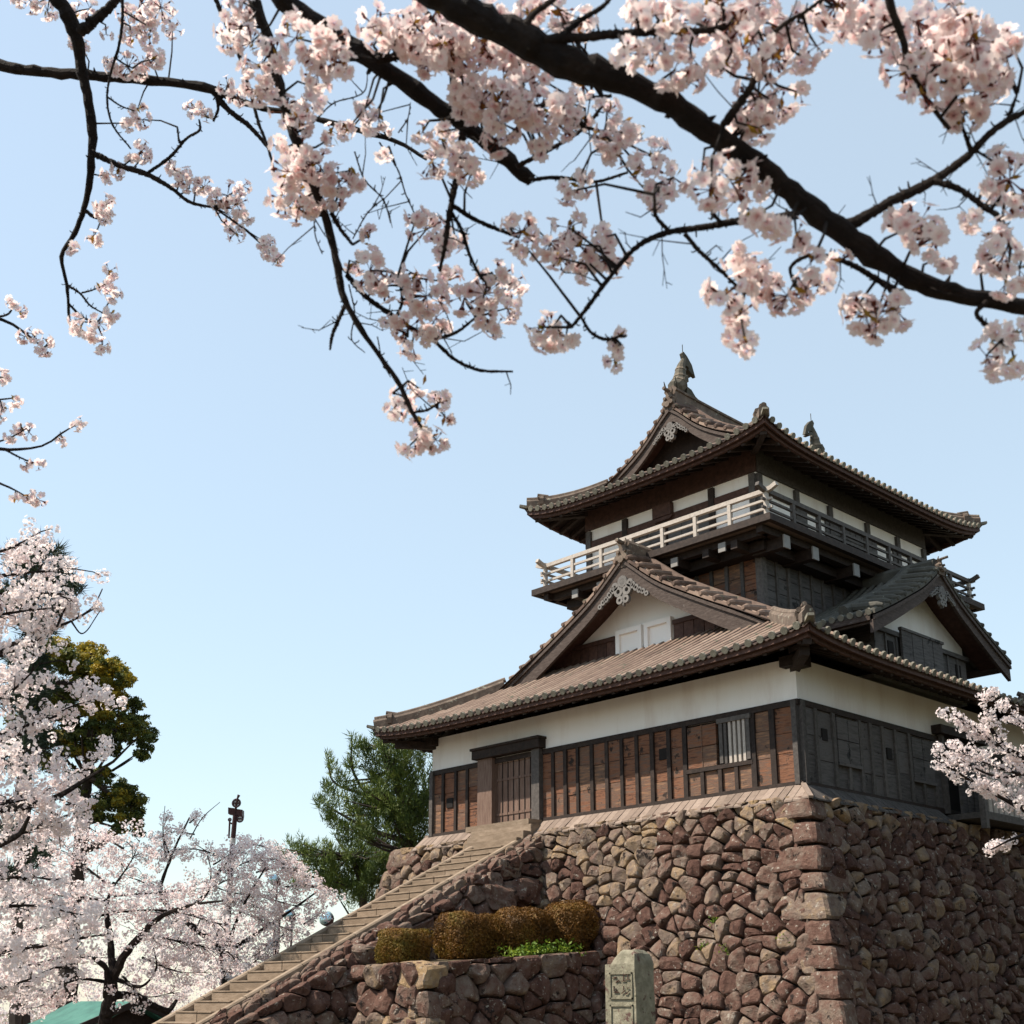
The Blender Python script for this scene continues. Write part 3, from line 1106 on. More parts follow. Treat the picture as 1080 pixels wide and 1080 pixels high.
for a, b in ((fx[1], fx[2]), (fx[2], fx[3])):
    w = MB()
    for i in range(3):
        q0, q1 = a + .09 + (b - a - .18) * i / 3, a + .09 + (b - a - .18) * (i + 1) / 3
        w.box(q0 + .01, q1 - .01, TY0 - .04, TY0, 7.24, 8.38, .4 + .4 * rnd.random())
    w.build('sliding_door', M['boardg'], up3)
w = MB()
w.box(-6.4, -5.75, TY0 - .15, TY0, 8.52, 8.88, .5)
w.prism([(-.38, 8.5), (.38, 8.5), (.28, 8.4), (-.28, 8.4)], lambda d, o, z: (-6.07 + d, TY0 - o, z), 0, .14, .3)
w.build('bracket_block', M['eave'], up3)
fy = [TY0 + .09, TY0 + 1.75, TY0 + 3.35, TY0 + 5.25, TY0 + 6.9, TY1 - .09]
for y in fy:
    w = MB()
    w.box(TX1, TX1 + .085, y - .09, y + .09, 7.1, 8.87, .5)
    w.build('wall_post', M['woodg'], up3)
w = MB()
for i in range(6):
    q0 = fy[2] + .09 + (fy[3] - fy[2] - .18) * i / 6
    w.box(TX1, TX1 + .05, q0 + .01, q0 + .27, 7.24, 8.38, .4 + .4 * rnd.random())
for z in (7.5, 7.8, 8.1):
    w.box(TX1, TX1 + .07, fy[2] + .09, fy[3] - .09, z - .03, z + .03, .6)
w.build('lattice_door', M['boardg'], up3)
for a in (fy[1], fy[3]):
    for q0, q1 in ((.10, .45), (1.35, 1.52)):
        w = MB()
        w.box(TX1, TX1 + .05, a + q0, a + q1, 7.24, 8.38, .5)
        w.build('wall_panel', M['boardg'], up3)

# ---- upper gable, ridge and fish ornaments
mu = lambda d, o, z: (-6 + d, 3.55 - o, z)
gable(mu, P3, 2.35, keep, -.55, .34, .44, .62, tiles=.36, inner_tile_w=.55)
w = MB()
pts = [(d, P3(abs(d)) - .2) for d in np.linspace(-2.3, 2.3, 21)]
w.prism([(-2.3, 10.0)] + pts + [(2.3, 10.0)], lambda d, o, z: (-6 + d, 4.1 - o, z), -.1, 0, .5)
w.build('gable_wall', M['wood'], keep)
r_ = MB()
RP = [(-6, y, 12.05 + .10 * ((y - 7.5) / 4) ** 2) for y in np.linspace(3.6, 11.4, 14)]
r_.sweep(RP, [(-.2, -.15), (.2, -.15), (.17, .30), (.21, .32), (.21, .38), (.1, .48), (-.1, .48), (-.21, .38), (-.21, .32), (-.17, .30)])
r_.build('roof_ridge', M['ridge'], keep)
ridge_end_ogre(lambda d, o, z: (-6 + d, 3.55 - o, z), 11.98, keep, .66)
ridge_end_ogre(lambda d, o, z: (-6 + d, 11.45 + o, z), 11.98, keep, .66)


def fish(y, sg):
    """roof fish: head down on the ridge end, body arched up, tail curling over"""
    f = MB()
    path = [(-.28, .0), (-.22, .16), (-.06, .30), (.03, .52), (.05, .76), (.10, .98), (.20, 1.18), (.30, 1.34)]
    rad = [.11, .23, .25, .20, .16, .12, .08, .04]
    pts = [Vector((-6, y + sg * a, 12.50 + z)) for a, z in path]
    f.tube(pts, rad, 10, .55)
    for i in (2, 3, 4):      # scale bands
        c = pts[i].lerp(pts[i + 1], .3)
        d = (pts[i + 1] - pts[i]).normalized()
        f.tube([c - d * .035, c + d * .035], [rad[i] * 1.05, rad[i] * .97], 10, .85)
    # tail fins
    mm = lambda d, o, z: (-6 + o, y + sg * d, 12.45 + z)
    f.prism([(.18, 1.06), (.18, 1.22), (.10, 1.42), (.18, 1.50), (.34, 1.40), (.54, 1.20), (.68, .84), (.54, .88), (.46, 1.0), (.33, 1.08)], mm, -.05, .05, .2)
    f.prism([(.26, .96), (.42, 1.0), (.56, .84), (.42, .86)], mm, -.11, .11, .2)
    # back fin and whisker
    f.prism([(.20, .25), (.30, .35), (.27, .5), (.33, .6), (.26, .75), (.26, .9), (.16, .95), (.14, .4)], mm, -.03, .03, .2)
    f.prism([(.2, .0), (.9, -.02), (.88, .08), (.6, .18), (.42, .34), (.22, .38)], mm, -.09, .09, .2)
    for q in (-1, 1):
        f.tube([(-6 + q * .16, y - sg * .28, 12.5), (-6 + q * .2, y - sg * .42, 12.66), (-6 + q * .21, y - sg * .46, 12.84)], [.04, .03, .012], 6, .2)
        f.prism([(-.05, .3), (.1, .42), (.06, .62), (-.1, .5)], lambda d, o, z, q=q: (-6 + q * (.2 + o + .1 * (z - .3)), y + sg * d, 12.45 + z), 0, .04, .5)
    f.tube([(-6, y + sg * .19, 13.90), (-6, y + sg * .19, 14.2)], .012, 5, .1)
    return f.build('roof_fish', M['bronzefish'], keep)


fish(4.05, 1)
fish(11.0, -1)

# ------------------------------------------------------------------ rubble stone walls
def clip(poly, a, b, c):
    """keep a*x + b*y <= c"""
    out = []
    n = len(poly)
    for i in range(n):
        p, q = poly[i], poly[(i + 1) % n]
        dp, dq = a * p[0] + b * p[1] - c, a * q[0] + b * q[1] - c
        if dp <= 0:
            out.append(p)
        if dp * dq < 0:
            t = dp / (dp - dq)
            out.append((p[0] + (q[0] - p[0]) * t, p[1] + (q[1] - p[1]) * t))
    return out


def rubble(mapf, region, row, wmin, wmax, tintf, seed, mb, bulge=.15, gap=.016):
    """fills a convex region (u, v) with rounded rubble stones; mapf(u, v, w) -> point"""
    rr = random.Random(seed)
    u0 = min(p[0] for p in region)
    u1 = max(p[0] for p in region)
    v0 = min(p[1] for p in region)
    v1 = max(p[1] for p in region)
    seeds = []
    v = v0 - row * .3
    while v < v1 + row:
        u = u0 - rr.random() * wmax
        hrow = row * rr.uniform(.75, 1.25)
        while u < u1 + wmax:
            w = rr.uniform(wmin, wmax)
            if rr.random() < .30:
                seeds.append((u + w * .5, v + hrow * .15 + rr.uniform(-.05, .05)))
                seeds.append((u + w * .5 + rr.uniform(-.1, .1), v + hrow * .72))
            else:
                seeds.append((u + w / 2, v + hrow / 2 + rr.uniform(-.2, .2) * hrow))
            u += w
        v += hrow
    S = np.array(seeds)
    for i, (su, sv) in enumerate(seeds):
        d2 = (S[:, 0] - su) ** 2 + (S[:, 1] - sv) ** 2
        order = np.argsort(d2)[1:26]
        poly = list(region)
        for j in order:
            tu, tv = seeds[j]
            a, b = tu - su, tv - sv
            c = (tu * tu + tv * tv - su * su - sv * sv) / 2
            l = math.hypot(a, b)
            if l < 1e-6:
                continue
            poly = clip(poly, a, b, c - gap * l)
            if len(poly) < 3:
                break
        if len(poly) < 3:
            continue
        A = sum(poly[k][0] * poly[(k + 1) % len(poly)][1] - poly[(k + 1) % len(poly)][0] * poly[k][1] for k in range(len(poly))) / 2
        if abs(A) < .006:
            continue
        # cut corners, then resample
        q = []
        n = len(poly)
        for k in range(n):
            p, r = poly[k], poly[(k + 1) % n]
            c0 = rr.uniform(.10, .24)
            q.append((p[0] + (r[0] - p[0]) * c0, p[1] + (r[1] - p[1]) * c0))
            q.append((p[0] + (r[0] - p[0]) * .5, p[1] + (r[1] - p[1]) * .5))
            q.append((p[0] + (r[0] - p[0]) * (1 - c0), p[1] + (r[1] - p[1]) * (1 - c0)))
        cu = sum(p[0] for p in q) / len(q)
        cv = sum(p[1] for p in q) / len(q)
        size = math.sqrt(abs(A))
        bl = bulge * rr.uniform(.6, 1.5) * min(1.2, size / .5)
        tx, ty = rr.uniform(-.22, .22), rr.uniform(-.15, .28)
        off = rr.uniform(-.03, .04)
        ox, oy, oz = rr.uniform(0, 99), rr.uniform(0, 99), rr.uniform(0, 99)
        kq = rr.uniform(1.0, 2.2)
        pls = [(rr.uniform(.7, 1.0), rr.uniform(-1, 1) * .5, rr.uniform(-1, 1) * .5) for _q in range(2)]
        rings = [(1.0, -.16), (1.0, -.08), (.96, .38), (.86, .72), (.68, .92), (.42, 1.0), (.2, 1.02)]
        vs = []
        N_ = len(q)
        for ri, (sc, wv) in enumerate(rings):
            for p in q:
                du, dv = (p[0] - cu) * sc, (p[1] - cv) * sc
                nz = noise.noise((du * 2.6 + ox, dv * 2.6 + oy, oz)) * .10 + noise.noise((du * 8 + ox, dv * 8 + oy, oz)) * .045
                hgt = min([wv * bl] + [q_[0] * bl + q_[1] * du + q_[2] * dv for q_ in pls])
                w = off + (hgt + (tx * du + ty * dv) * .6 + nz * min(1, size)) if ri > 0 else -.16
                if ri > 0:
                    w = max(w, -.10)
                vs.append(mapf(cu + du, cv + dv, w))
        vs.append(mapf(cu, cv, off + bl * min(.98, min(q_[0] for q_ in pls)) + noise.noise((ox, oy, oz)) * .09))
        fs = []
        for r_i in range(len(rings) - 1):
            for k in range(N_):
                k2 = (k + 1) % N_
                fs.append((r_i * N_ + k, r_i * N_ + k2, (r_i + 1) * N_ + k2, (r_i + 1) * N_ + k))
        for k in range(N_):
            fs.append(((len(rings) - 1) * N_ + k, (len(rings) - 1) * N_ + (k + 1) % N_, len(vs) - 1))
        mb.add(vs, fs, tintf(cu, cv, rr))


def block(mb, x0, x1, y0, y1, z0, z1, seed, t, dx=0.0, dy=0.0, amp=.06):
    """rough hewn stone block with rounded, chipped edges; dx, dy lean the foot outwards"""
    bm = bmesh.new()
    bmesh.ops.create_cube(bm, size=2)
    bmesh.ops.subdivide_edges(bm, edges=bm.edges, cuts=5, use_grid_fill=True)
    c = Vector(((x0 + x1) / 2, (y0 + y1) / 2, (z0 + z1) / 2))
    h = Vector(((x1 - x0) / 2, (y1 - y0) / 2, (z1 - z0) / 2))
    mh = min(h)
    vs = []
    for v in bm.verts:
        p = v.co.copy()
        l8 = (abs(p.x) ** 9 + abs(p.y) ** 9 + abs(p.z) ** 9) ** (1 / 9)
        p = p / l8
        w = Vector((p.x * h.x, p.y * h.y, p.z * h.z))
        nn = noise.noise_vector(w * 1.7 + Vector((seed * 3.1, seed * 1.7, seed))) * amp + noise.noise_vector(w * 5 + Vector((seed, 9, seed * 2))) * amp * .45
        w += nn
        f = (z1 - (c.z + w.z)) / (z1 - z0)
        vs.append(c + w + Vector((dx * f, dy * f, 0)))
    bm.verts.index_update()
    mb.add(vs, [tuple(v.index for v in f.verts) for f in bm.faces], t)
    bm.free()


Z0B, Z1B = -.28, GZ - .1


def bat(z):
    q = (Z0B - z) / (Z0B - Z1B)
    return .42 + 1.62 * max(0, q) ** 1.12


def batn(z):
    s = (bat(z - .05) - bat(z + .05)) / .1
    l = math.sqrt(1 + s * s)
    return 1 / l, s / l      # outward, upward


def mfront(u, v, w):
    a, b = batn(v)
    return (u, -bat(v) - a * w, v + b * w)


def mright(u, v, w):
    a, b = batn(v)
    return (bat(v) + a * w, u, v + b * w)


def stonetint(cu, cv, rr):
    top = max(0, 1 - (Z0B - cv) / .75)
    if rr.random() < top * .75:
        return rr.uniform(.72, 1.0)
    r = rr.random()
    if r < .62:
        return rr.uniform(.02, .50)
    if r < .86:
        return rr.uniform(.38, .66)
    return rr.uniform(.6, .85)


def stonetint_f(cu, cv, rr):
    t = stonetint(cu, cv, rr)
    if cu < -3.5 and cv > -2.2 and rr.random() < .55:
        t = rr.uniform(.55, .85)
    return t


base = thing('castle_rampart', 'high battered rubble stone base under the castle keep, with large corner stones', 'stone wall', (-6, 6, GZ))
mb = MB()
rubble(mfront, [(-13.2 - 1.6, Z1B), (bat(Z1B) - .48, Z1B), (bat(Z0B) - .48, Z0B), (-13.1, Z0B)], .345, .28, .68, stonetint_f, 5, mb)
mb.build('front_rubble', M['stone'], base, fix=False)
mb = MB()
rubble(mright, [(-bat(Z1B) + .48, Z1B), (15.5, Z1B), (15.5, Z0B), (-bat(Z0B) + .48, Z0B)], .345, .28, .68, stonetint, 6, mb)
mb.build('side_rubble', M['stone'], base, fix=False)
mb = MB()
zs = np.linspace(Z0B, Z1B, 14)
for z0, z1 in zip(zs[:-1], zs[1:]):
    i0, i1 = bat(z0) - .12, bat(z1) - .12
    mb.hexa([(-12.7 - i1, -i1, z1), (i1, -i1, z1), (i1, 15.5, z1), (-12.7 - i1, 15.5, z1), (-12.7 - i0, -i0, z0), (i0, -i0, z0), (i0, 15.5, z0), (-12.7 - i0, 15.5, z0)])
mb.build('core', M['darkcore'], base)
z = Z0B - .02
k = 0
while z > Z1B:
    h = rnd.uniform(.42, .60)
    z1 = z - h
    e0, e1 = bat(z), bat(z1)
    lx, ly = (rnd.uniform(.95, 1.25), rnd.uniform(.5, .62)) if k % 2 == 0 else (rnd.uniform(.5, .62), rnd.uniform(.95, 1.3))
    mb = MB()
    block(mb, e0 - lx + .02, e0 + .05, -e0 - .05, -e0 + ly - .02, z1 + .012, z - .012, k + 3, rnd.uniform(.25, .66), e1 - e0, -(e1 - e0), .055)
    mb.build('corner_stone', M['stone'], base)
    z = z1
    k += 1
z = Z0B - .02
k = 0
while z > -2.4:
    h = rnd.uniform(.42, .60)
    z1 = z - h
    e0, e1 = bat(z), bat(z1)
    lx, ly = (1.1, .55) if k % 2 == 0 else (.6, 1.1)
    mb = MB()
    block(mb, -12.72 - e0 - .05, -12.72 - e0 + lx, -e0 - .06, -e0 + ly, z1 + .012, z - .012, k + 43, rnd.uniform(.45, .8), -(e1 - e0), -(e1 - e0), .055)
    mb.build('corner_stone', M['stone'], base)
    z = z1
    k += 1

# ------------------------------------------------------------------ stone stairs
SX0, SX1 = -9.22, -7.62
stairs = thing('stone_stairs', 'long straight flight of tan stone steps with smooth kerbs climbing to the castle door', 'stairs', ((SX0 + SX1) / 2, -6, GZ))
ns = 29
y, z = -.55, -.50
y00, z00 = y, z
def slab(mb, x0, x1, y0, y1, z0, z1, t, bv=.012):
    bm = bmesh.new()
    bmesh.ops.create_cube(bm, size=1)
    for v in bm.verts:
        v.co = Vector(((x0 + x1) / 2 + v.co.x * (x1 - x0), (y0 + y1) / 2 + v.co.y * (y1 - y0), (z0 + z1) / 2 + v.co.z * (z1 - z0)))
    bmesh.ops.bevel(bm, geom=list(bm.edges), offset=bv, segments=2, affect='EDGES')
    bm.verts.index_update()
    mb.add([v.co.copy() for v in bm.verts], [tuple(v.index for v in f.verts) for f in bm.faces], t)
    bm.free()


for i in range(ns):
    s_ = MB()
    cuts = [SX0 + .1, rnd.uniform(-8.9, -8.0), SX1 - .1] if rnd.random() < .6 else [SX0 + .1, SX1 - .1]
    for c0, c1 in zip(cuts[:-1], cuts[1:]):
        e = rnd.uniform(-.010, .010)
        slab(s_, c0 + .003, c1 - .003, y - .40 + e, y + .12, z - .42, z - .040, rnd.uniform(.3, .75))
        slab(s_, c0 + .003, c1 - .003, y - .41 + e, y + .10, z - .036, z + e * .5, rnd.uniform(.8, 1.0), .012)  # tread edge tinted brighter than the riser, a painted line of sunlight
    s_.build('step', M['step'], stairs)
    y -= .40
    z -= .2
s_ = MB()
slab(s_, -9.62, -7.52, -.80, -.50, -.55, -.30, .7)
slab(s_, -9.75, -7.5, -.56, -.1, -.4, -.12, .85)
slab(s_, -9.5, -7.55, -1.0, -.78, -.8, -.48, .55)
s_.build('landing', M['step'], stairs)
for x in (SX0, SX1):
    s_ = MB()
    nn = 9
    for i in range(nn):
        t0, t1 = i / nn, (i + 1) / nn - .0015
        L_ = .4 * ns
        p0 = Vector((x, y00 - L_ * t0, z00 - L_ * t0 * .5 + .06))
        p1 = Vector((x, y00 - L_ * t1, z00 - L_ * t1 * .5 + .06))
        s_.sweep([p0, p1], [(-.09, -.5), (.09, -.5), (.09, .06), (.06, .09), (-.06, .09), (-.09, .06)], t=rnd.uniform(.5, .9))
    s_.build('kerb', M['step'], stairs)
s_ = MB()
yb = y00 - .4 * ns
s_.hexa([(SX0 - .05, yb, GZ - .3), (SX1 + .05, yb, GZ - .3), (SX1 + .05, -.5, GZ - .3), (SX0 - .05, -.5, GZ - .3),
         (SX0 - .05, yb, z00 - .2 * ns - .35), (SX1 + .05, yb, z00 - .2 * ns - .35), (SX1 + .05, -.5, z00 - .40), (SX0 - .05, -.5, z00 - .40)])
s_.build('stair_core', M['darkcore'], stairs)

# rubble flank beside the stairs
FX = -7.22
flank = thing('rubble_flank_wall', 'sloping rubble wall along the right side of the stone stairs', 'stone wall', (FX, -5, GZ))
def zs_(y):
    return z00 + (y - y00) * .5
mb = MB()
rubble(lambda u, v, w: (v, u, zs_(u) + .08 + w + .10 * noise.noise((u * 1.3, v * 3, 4)) - .12 * max(0, (v + 7.5)) ), [(-11.6, SX1 + .12), (-.6, SX1 + .12), (-.6, FX + .12), (-11.6, FX + .12)], .24, .16, .42, lambda a, b, r: r.uniform(.2, .72), 21, mb, .15)
mb.build('coping_rubble', M['stone'], flank, fix=False)
mb = MB()
rubble(lambda u, v, w: (FX + .10 - .05 * v + w, u, v), [(-.9, -6.0), (-.6, zs_(-.6) - .05), (-11.2, zs_(-11.2) - .05), (-11.3, -6.0)], .40, .35, .85, lambda a, b, r: r.uniform(.1, .55), 22, mb, .16)
mb.build('flank_rubble', M['stone'], flank, fix=False)
mb = MB()
mb.hexa([(SX1 + .1, -11.6, GZ - .3), (FX, -11.6, GZ - .3), (FX, -.6, GZ - .3), (SX1 + .1, -.6, GZ - .3),
         (SX1 + .1, -11.6, zs_(-11.6) + .02), (FX, -11.6, zs_(-11.6) - .05), (FX, -.6, zs_(-.6) - .05), (SX1 + .1, -.6, zs_(-.6) + .02)])
mb.build('core', M['darkcore'], flank)
# boulders shouldering the top of the flank
for (x_, y_, z_, r_) in ((-7.3, -1.6, -1.25, .36), (-7.3, -2.6, -1.75, .32), (-7.25, -3.5, -2.2, .32), (-7.1, -2.1, -2.0, .45), (-7.05, -1.3, -1.75, .45), (-7.1, -5.0, -3.0, .36), (-7.1, -5.8, -3.4, .32)):
    mb = MB()
    block(mb, x_ - r_ * .8, x_ + r_ * .8, y_ - r_, y_ + r_, z_ - r_ * .8, z_ + r_ * .55, x_ * 7 + y_ * 3, rnd.uniform(.2, .65), amp=.15)
    mb.build('boulder', M['stone'], flank)

# ------------------------------------------------------------------ terrace with hedges
TXR, TYF = -4.56, -6.2
ter = thing('terrace_wall', 'low rubble retaining wall of the planted terrace between stairs and stone base', 'stone wall', (-5.6, -4, GZ))
def ztop(y):
    return -3.58 + (y - TYF) * .068
mb = MB()
rubble(lambda u, v, w: (u, TYF - .12 * (-3.5 - v) - w, v + .1 * w), [(-8.1, -6.1), (TXR + .05, -6.1), (TXR - .2, -3.58), (-8.1, -3.62)], .48, .38, .72, lambda a, b, r: r.choice([r.uniform(.15, .5), r.uniform(.4, .95)]), 31, mb, .17)
mb.build('front_rubble', M['stone'], ter, fix=False)
mb = MB()
rubble(lambda u, v, w: (TXR + .12 * (-3.5 - v) + w, u, v + .1 * w), [(TYF + .1, -6.1), (-1.0, -6.1), (-1.0, ztop(-1)), (TYF + .25, ztop(TYF))], .46, .40, .85, lambda a, b, r: r.uniform(.1, .62), 32, mb, .15)
mb.build('side_rubble', M['stone'], ter, fix=False)
mb = MB()
mb.hexa([(-8.1, TYF - .15, GZ - .3), (TXR + .15, TYF - .15, GZ - .3), (TXR + .15, -.9, GZ - .3), (-8.1, -.9, GZ - .3),
         (-8.1, TYF + .12, -3.70), (TXR - .10, TYF + .12, -3.70), (TXR - .10, -.9, ztop(-.9) - .12), (-8.1, -.9, ztop(-.9) - .12)])
mb.build('core', M['darkcore'], ter)
mb = MB()
nx, ny = 16, 26
vs = []
for j in range(ny + 1):
    for i in range(nx + 1):
        x_ = -7.0 + (TXR - .22 + 7.0) * i / nx
        y_ = TYF + .2 + (-.9 - TYF - .2) * j / ny
        vs.append((x_, y_, ztop(y_) - .03 + noise.noise((x_ * 2, y_ * 2, 0)) * .06))
mb.add(vs, [(j * (nx + 1) + i, j * (nx + 1) + i + 1, (j + 1) * (nx + 1) + i + 1, (j + 1) * (nx + 1) + i) for j in range(ny) for i in range(nx)])
mb.build('planting_soil', M['soil'], ter, smooth=True)
for k in range(5):      # corner stones of the terrace
    z1 = -3.58 - .52 * k
    lx, ly = (.95, .55) if k % 2 == 0 else (.55, 1.05)
    e = .12 * (-3.5 - z1)
    mb = MB()
    block(mb, TXR + e - lx, TXR + e + .05, TYF - e - .05, TYF - e + ly, z1 - .5, z1 - .01, k + 91, (.95, .5, .75, .4, .5)[k], .06, -.06, .08)
    mb.build('corner_stone', M['stone'], ter)


# ------------------------------------------------------------------ fast meshes of many small faces
def fast(name, V, loops, sizes, tint, material, parent, domain='POINT', origin=None, smooth=False):
    me = bpy.data.meshes.new(name)
    c = np.array(origin if origin is not None else (V.min(0) + V.max(0)) / 2)
    me.vertices.add(len(V))
    me.vertices.foreach_set('co', (V - c).astype(np.float32).ravel())
    me.loops.add(len(loops))
    me.loops.foreach_set('vertex_index', loops.astype(np.int32))
    me.polygons.add(len(sizes))
    st = np.concatenate([[0], np.cumsum(sizes)[:-1]]).astype(np.int32)
    me.polygons.foreach_set('loop_start', st)
    me.polygons.foreach_set('loop_total', sizes.astype(np.int32))
    me.update(calc_edges=True)
    at = me.attributes.new('tint', 'FLOAT', domain)
    at.data.foreach_set('value', tint.astype(np.float32))
    me.materials.append(material)
    o = bpy.data.objects.new(name, me)
    COL.objects.link(o)
    w = Vector(c.tolist())
    ORG[o] = w
    if parent is not None:
        o.parent = parent
        o.location = w - ORG[parent]
    else:
        o.location = w
    return o


G = np.random.default_rng(5)


def frames(Nn):
    Nn = Nn / np.maximum(np.linalg.norm(Nn, axis=1, keepdims=True), 1e-9)
    A = G.normal(size=Nn.shape)
    A -= Nn * (A * Nn).sum(1, keepdims=True)
    A /= np.maximum(np.linalg.norm(A, axis=1, keepdims=True), 1e-9)
    return A, np.cross(Nn, A), Nn


def stamp(Cs, Nn, size, tv, tf, name, material, parent, ptint=None, tint=None, origin=None):
    """copies a small template (tv verts, tf faces) at every centre; one mesh"""
    A, B, Nz = frames(Nn)
    tv = np.array(tv)
    n, k = len(Cs), len(tv)
    size = np.broadcast_to(size, (n,))
    V = Cs[:, None, :] + size[:, None, None] * (A[:, None, :] * tv[None, :, 0:1] + B[:, None, :] * tv[None, :, 1:2] + Nz[:, None, :] * tv[None, :, 2:3])
    lp = np.concatenate([np.array(f) for f in tf])
    sz = np.array([len(f) for f in tf])
    loops = (np.arange(n)[:, None] * k + lp[None, :]).ravel()
    sizes = np.tile(sz, n)
    t = np.repeat(tint if tint is not None else G.random(n), k).reshape(n, k)
    if ptint is not None:
        t = t * 0.25 + 0.75 * np.array(ptint)[None, :]
    return fast(name, V.reshape(-1, 3), loops, sizes, t.ravel(), material, parent, origin=origin)


# full flower: five notched, cupped petals
FV, FF, FT = [], [], []
for i in range(5):
    a = 2 * math.pi * i / 5
    ca, sa = math.cos(a), math.sin(a)
    b = len(FV)
    for (r, s, zz, t) in ((.05, 0, -.07, 0), (.55, .41, .05, .8), (.95, .27, .13, 1), (.87, 0, .10, .95), (.95, -.27, .13, 1), (.55, -.41, .05, .8), (.42, 0, .0, .72)):
        FV.append((r * ca - s * sa, r * sa + s * ca, zz))
        FT.append(t)
    FF += [(b, b + 6, b + 1), (b, b + 5, b + 6), (b + 6, b + 3, b + 2, b + 1), (b + 6, b + 5, b + 4, b + 3)]
# medium flower
MV, MF, MT = [(0, 0, -.1)], [], [0]
for i in range(5):
    a = 2 * math.pi * i / 5
    b = len(MV)
    for (r, s, zz, t) in ((.6, .42, .1, .8), (1, 0, .2, 1), (.6, -.42, .1, .8)):
        MV.append((r * math.cos(a) - s * math.sin(a), r * math.sin(a) + s * math.cos(a), zz))
        MT.append(t)
    MF.append((0, b + 2, b + 1, b))
# far flower: crumpled pentagon
SV = [(math.cos(2 * math.pi * i / 5), math.sin(2 * math.pi * i / 5), (.25, -.1, .2, -.15, .1)[i]) for i in range(5)] + [(0, 0, -.15)]
SF = [(i, (i + 1) % 5, 5) for i in range(5)]
LV = [(-1, 0, 0), (0, -.42, .12), (1, 0, 0), (0, .42, .12)]
LF = [(0, 1, 2), (0, 2, 3)]
NV = [(-.05, 0, 0), (.05, 0, 0), (0, 0, 1)]


def sph(n):
    v = G.normal(size=(n, 3))
    return v / np.linalg.norm(v, axis=1, keepdims=True)


def path_pts(pts, n):
    """smooth resampling of a polyline of (x, y, z, r)"""
    P = np.array(pts, dtype=float)
    if len(P) == 2:
        t = np.linspace(0, 1, n)[:, None]
        return P[0] * (1 - t) + P[1] * t
    T = np.concatenate([[0], np.cumsum(np.maximum(np.linalg.norm(np.diff(P[:, :3], axis=0), axis=1), 1e-6))])
    m = np.gradient(P, T, axis=0)
    out = []
    for t in np.linspace(0, T[-1], n):
        i = min(max(np.searchsorted(T, t) - 1, 0), len(T) - 2)
        h = T[i + 1] - T[i]
        s = (t - T[i]) / h
        out.append((2 * s**3 - 3 * s**2 + 1) * P[i] + (s**3 - 2 * s**2 + s) * h * m[i] + (-2 * s**3 + 3 * s**2) * P[i + 1] + (s**3 - s**2) * h * m[i + 1])
    return np.array(out)


def limb(mb, pts, n=None, sides=7, knob=.12):
    n = n or max(6, len(pts) * 5)
    Q = path_pts(pts, n)
    rr_ = [max(.0012, q[3] * (1 + knob * rnd.uniform(-1, 1))) for q in Q]
    W = [Vector(q[:3]) + Vector((rnd.uniform(-1, 1), rnd.uniform(-1, 1), rnd.uniform(-1, 1))) * q[3] * knob for q in Q]
    mb.tube(W, rr_, sides, rnd.random())
    return Q


def pxpath(pts, d0, d1=None):
    """traced limb: (px, py, radius px) -> world points with real radius"""
    d1 = d1 or d0
    out = []
    n = len(pts)
    for i, (x, y, r) in enumerate(pts):
        d = d0 + (d1 - d0) * i / max(1, n - 1)
        p = PX(x, y, d)
        out.append((p.x, p.y, p.z, r * d / 1327.1))
    return out


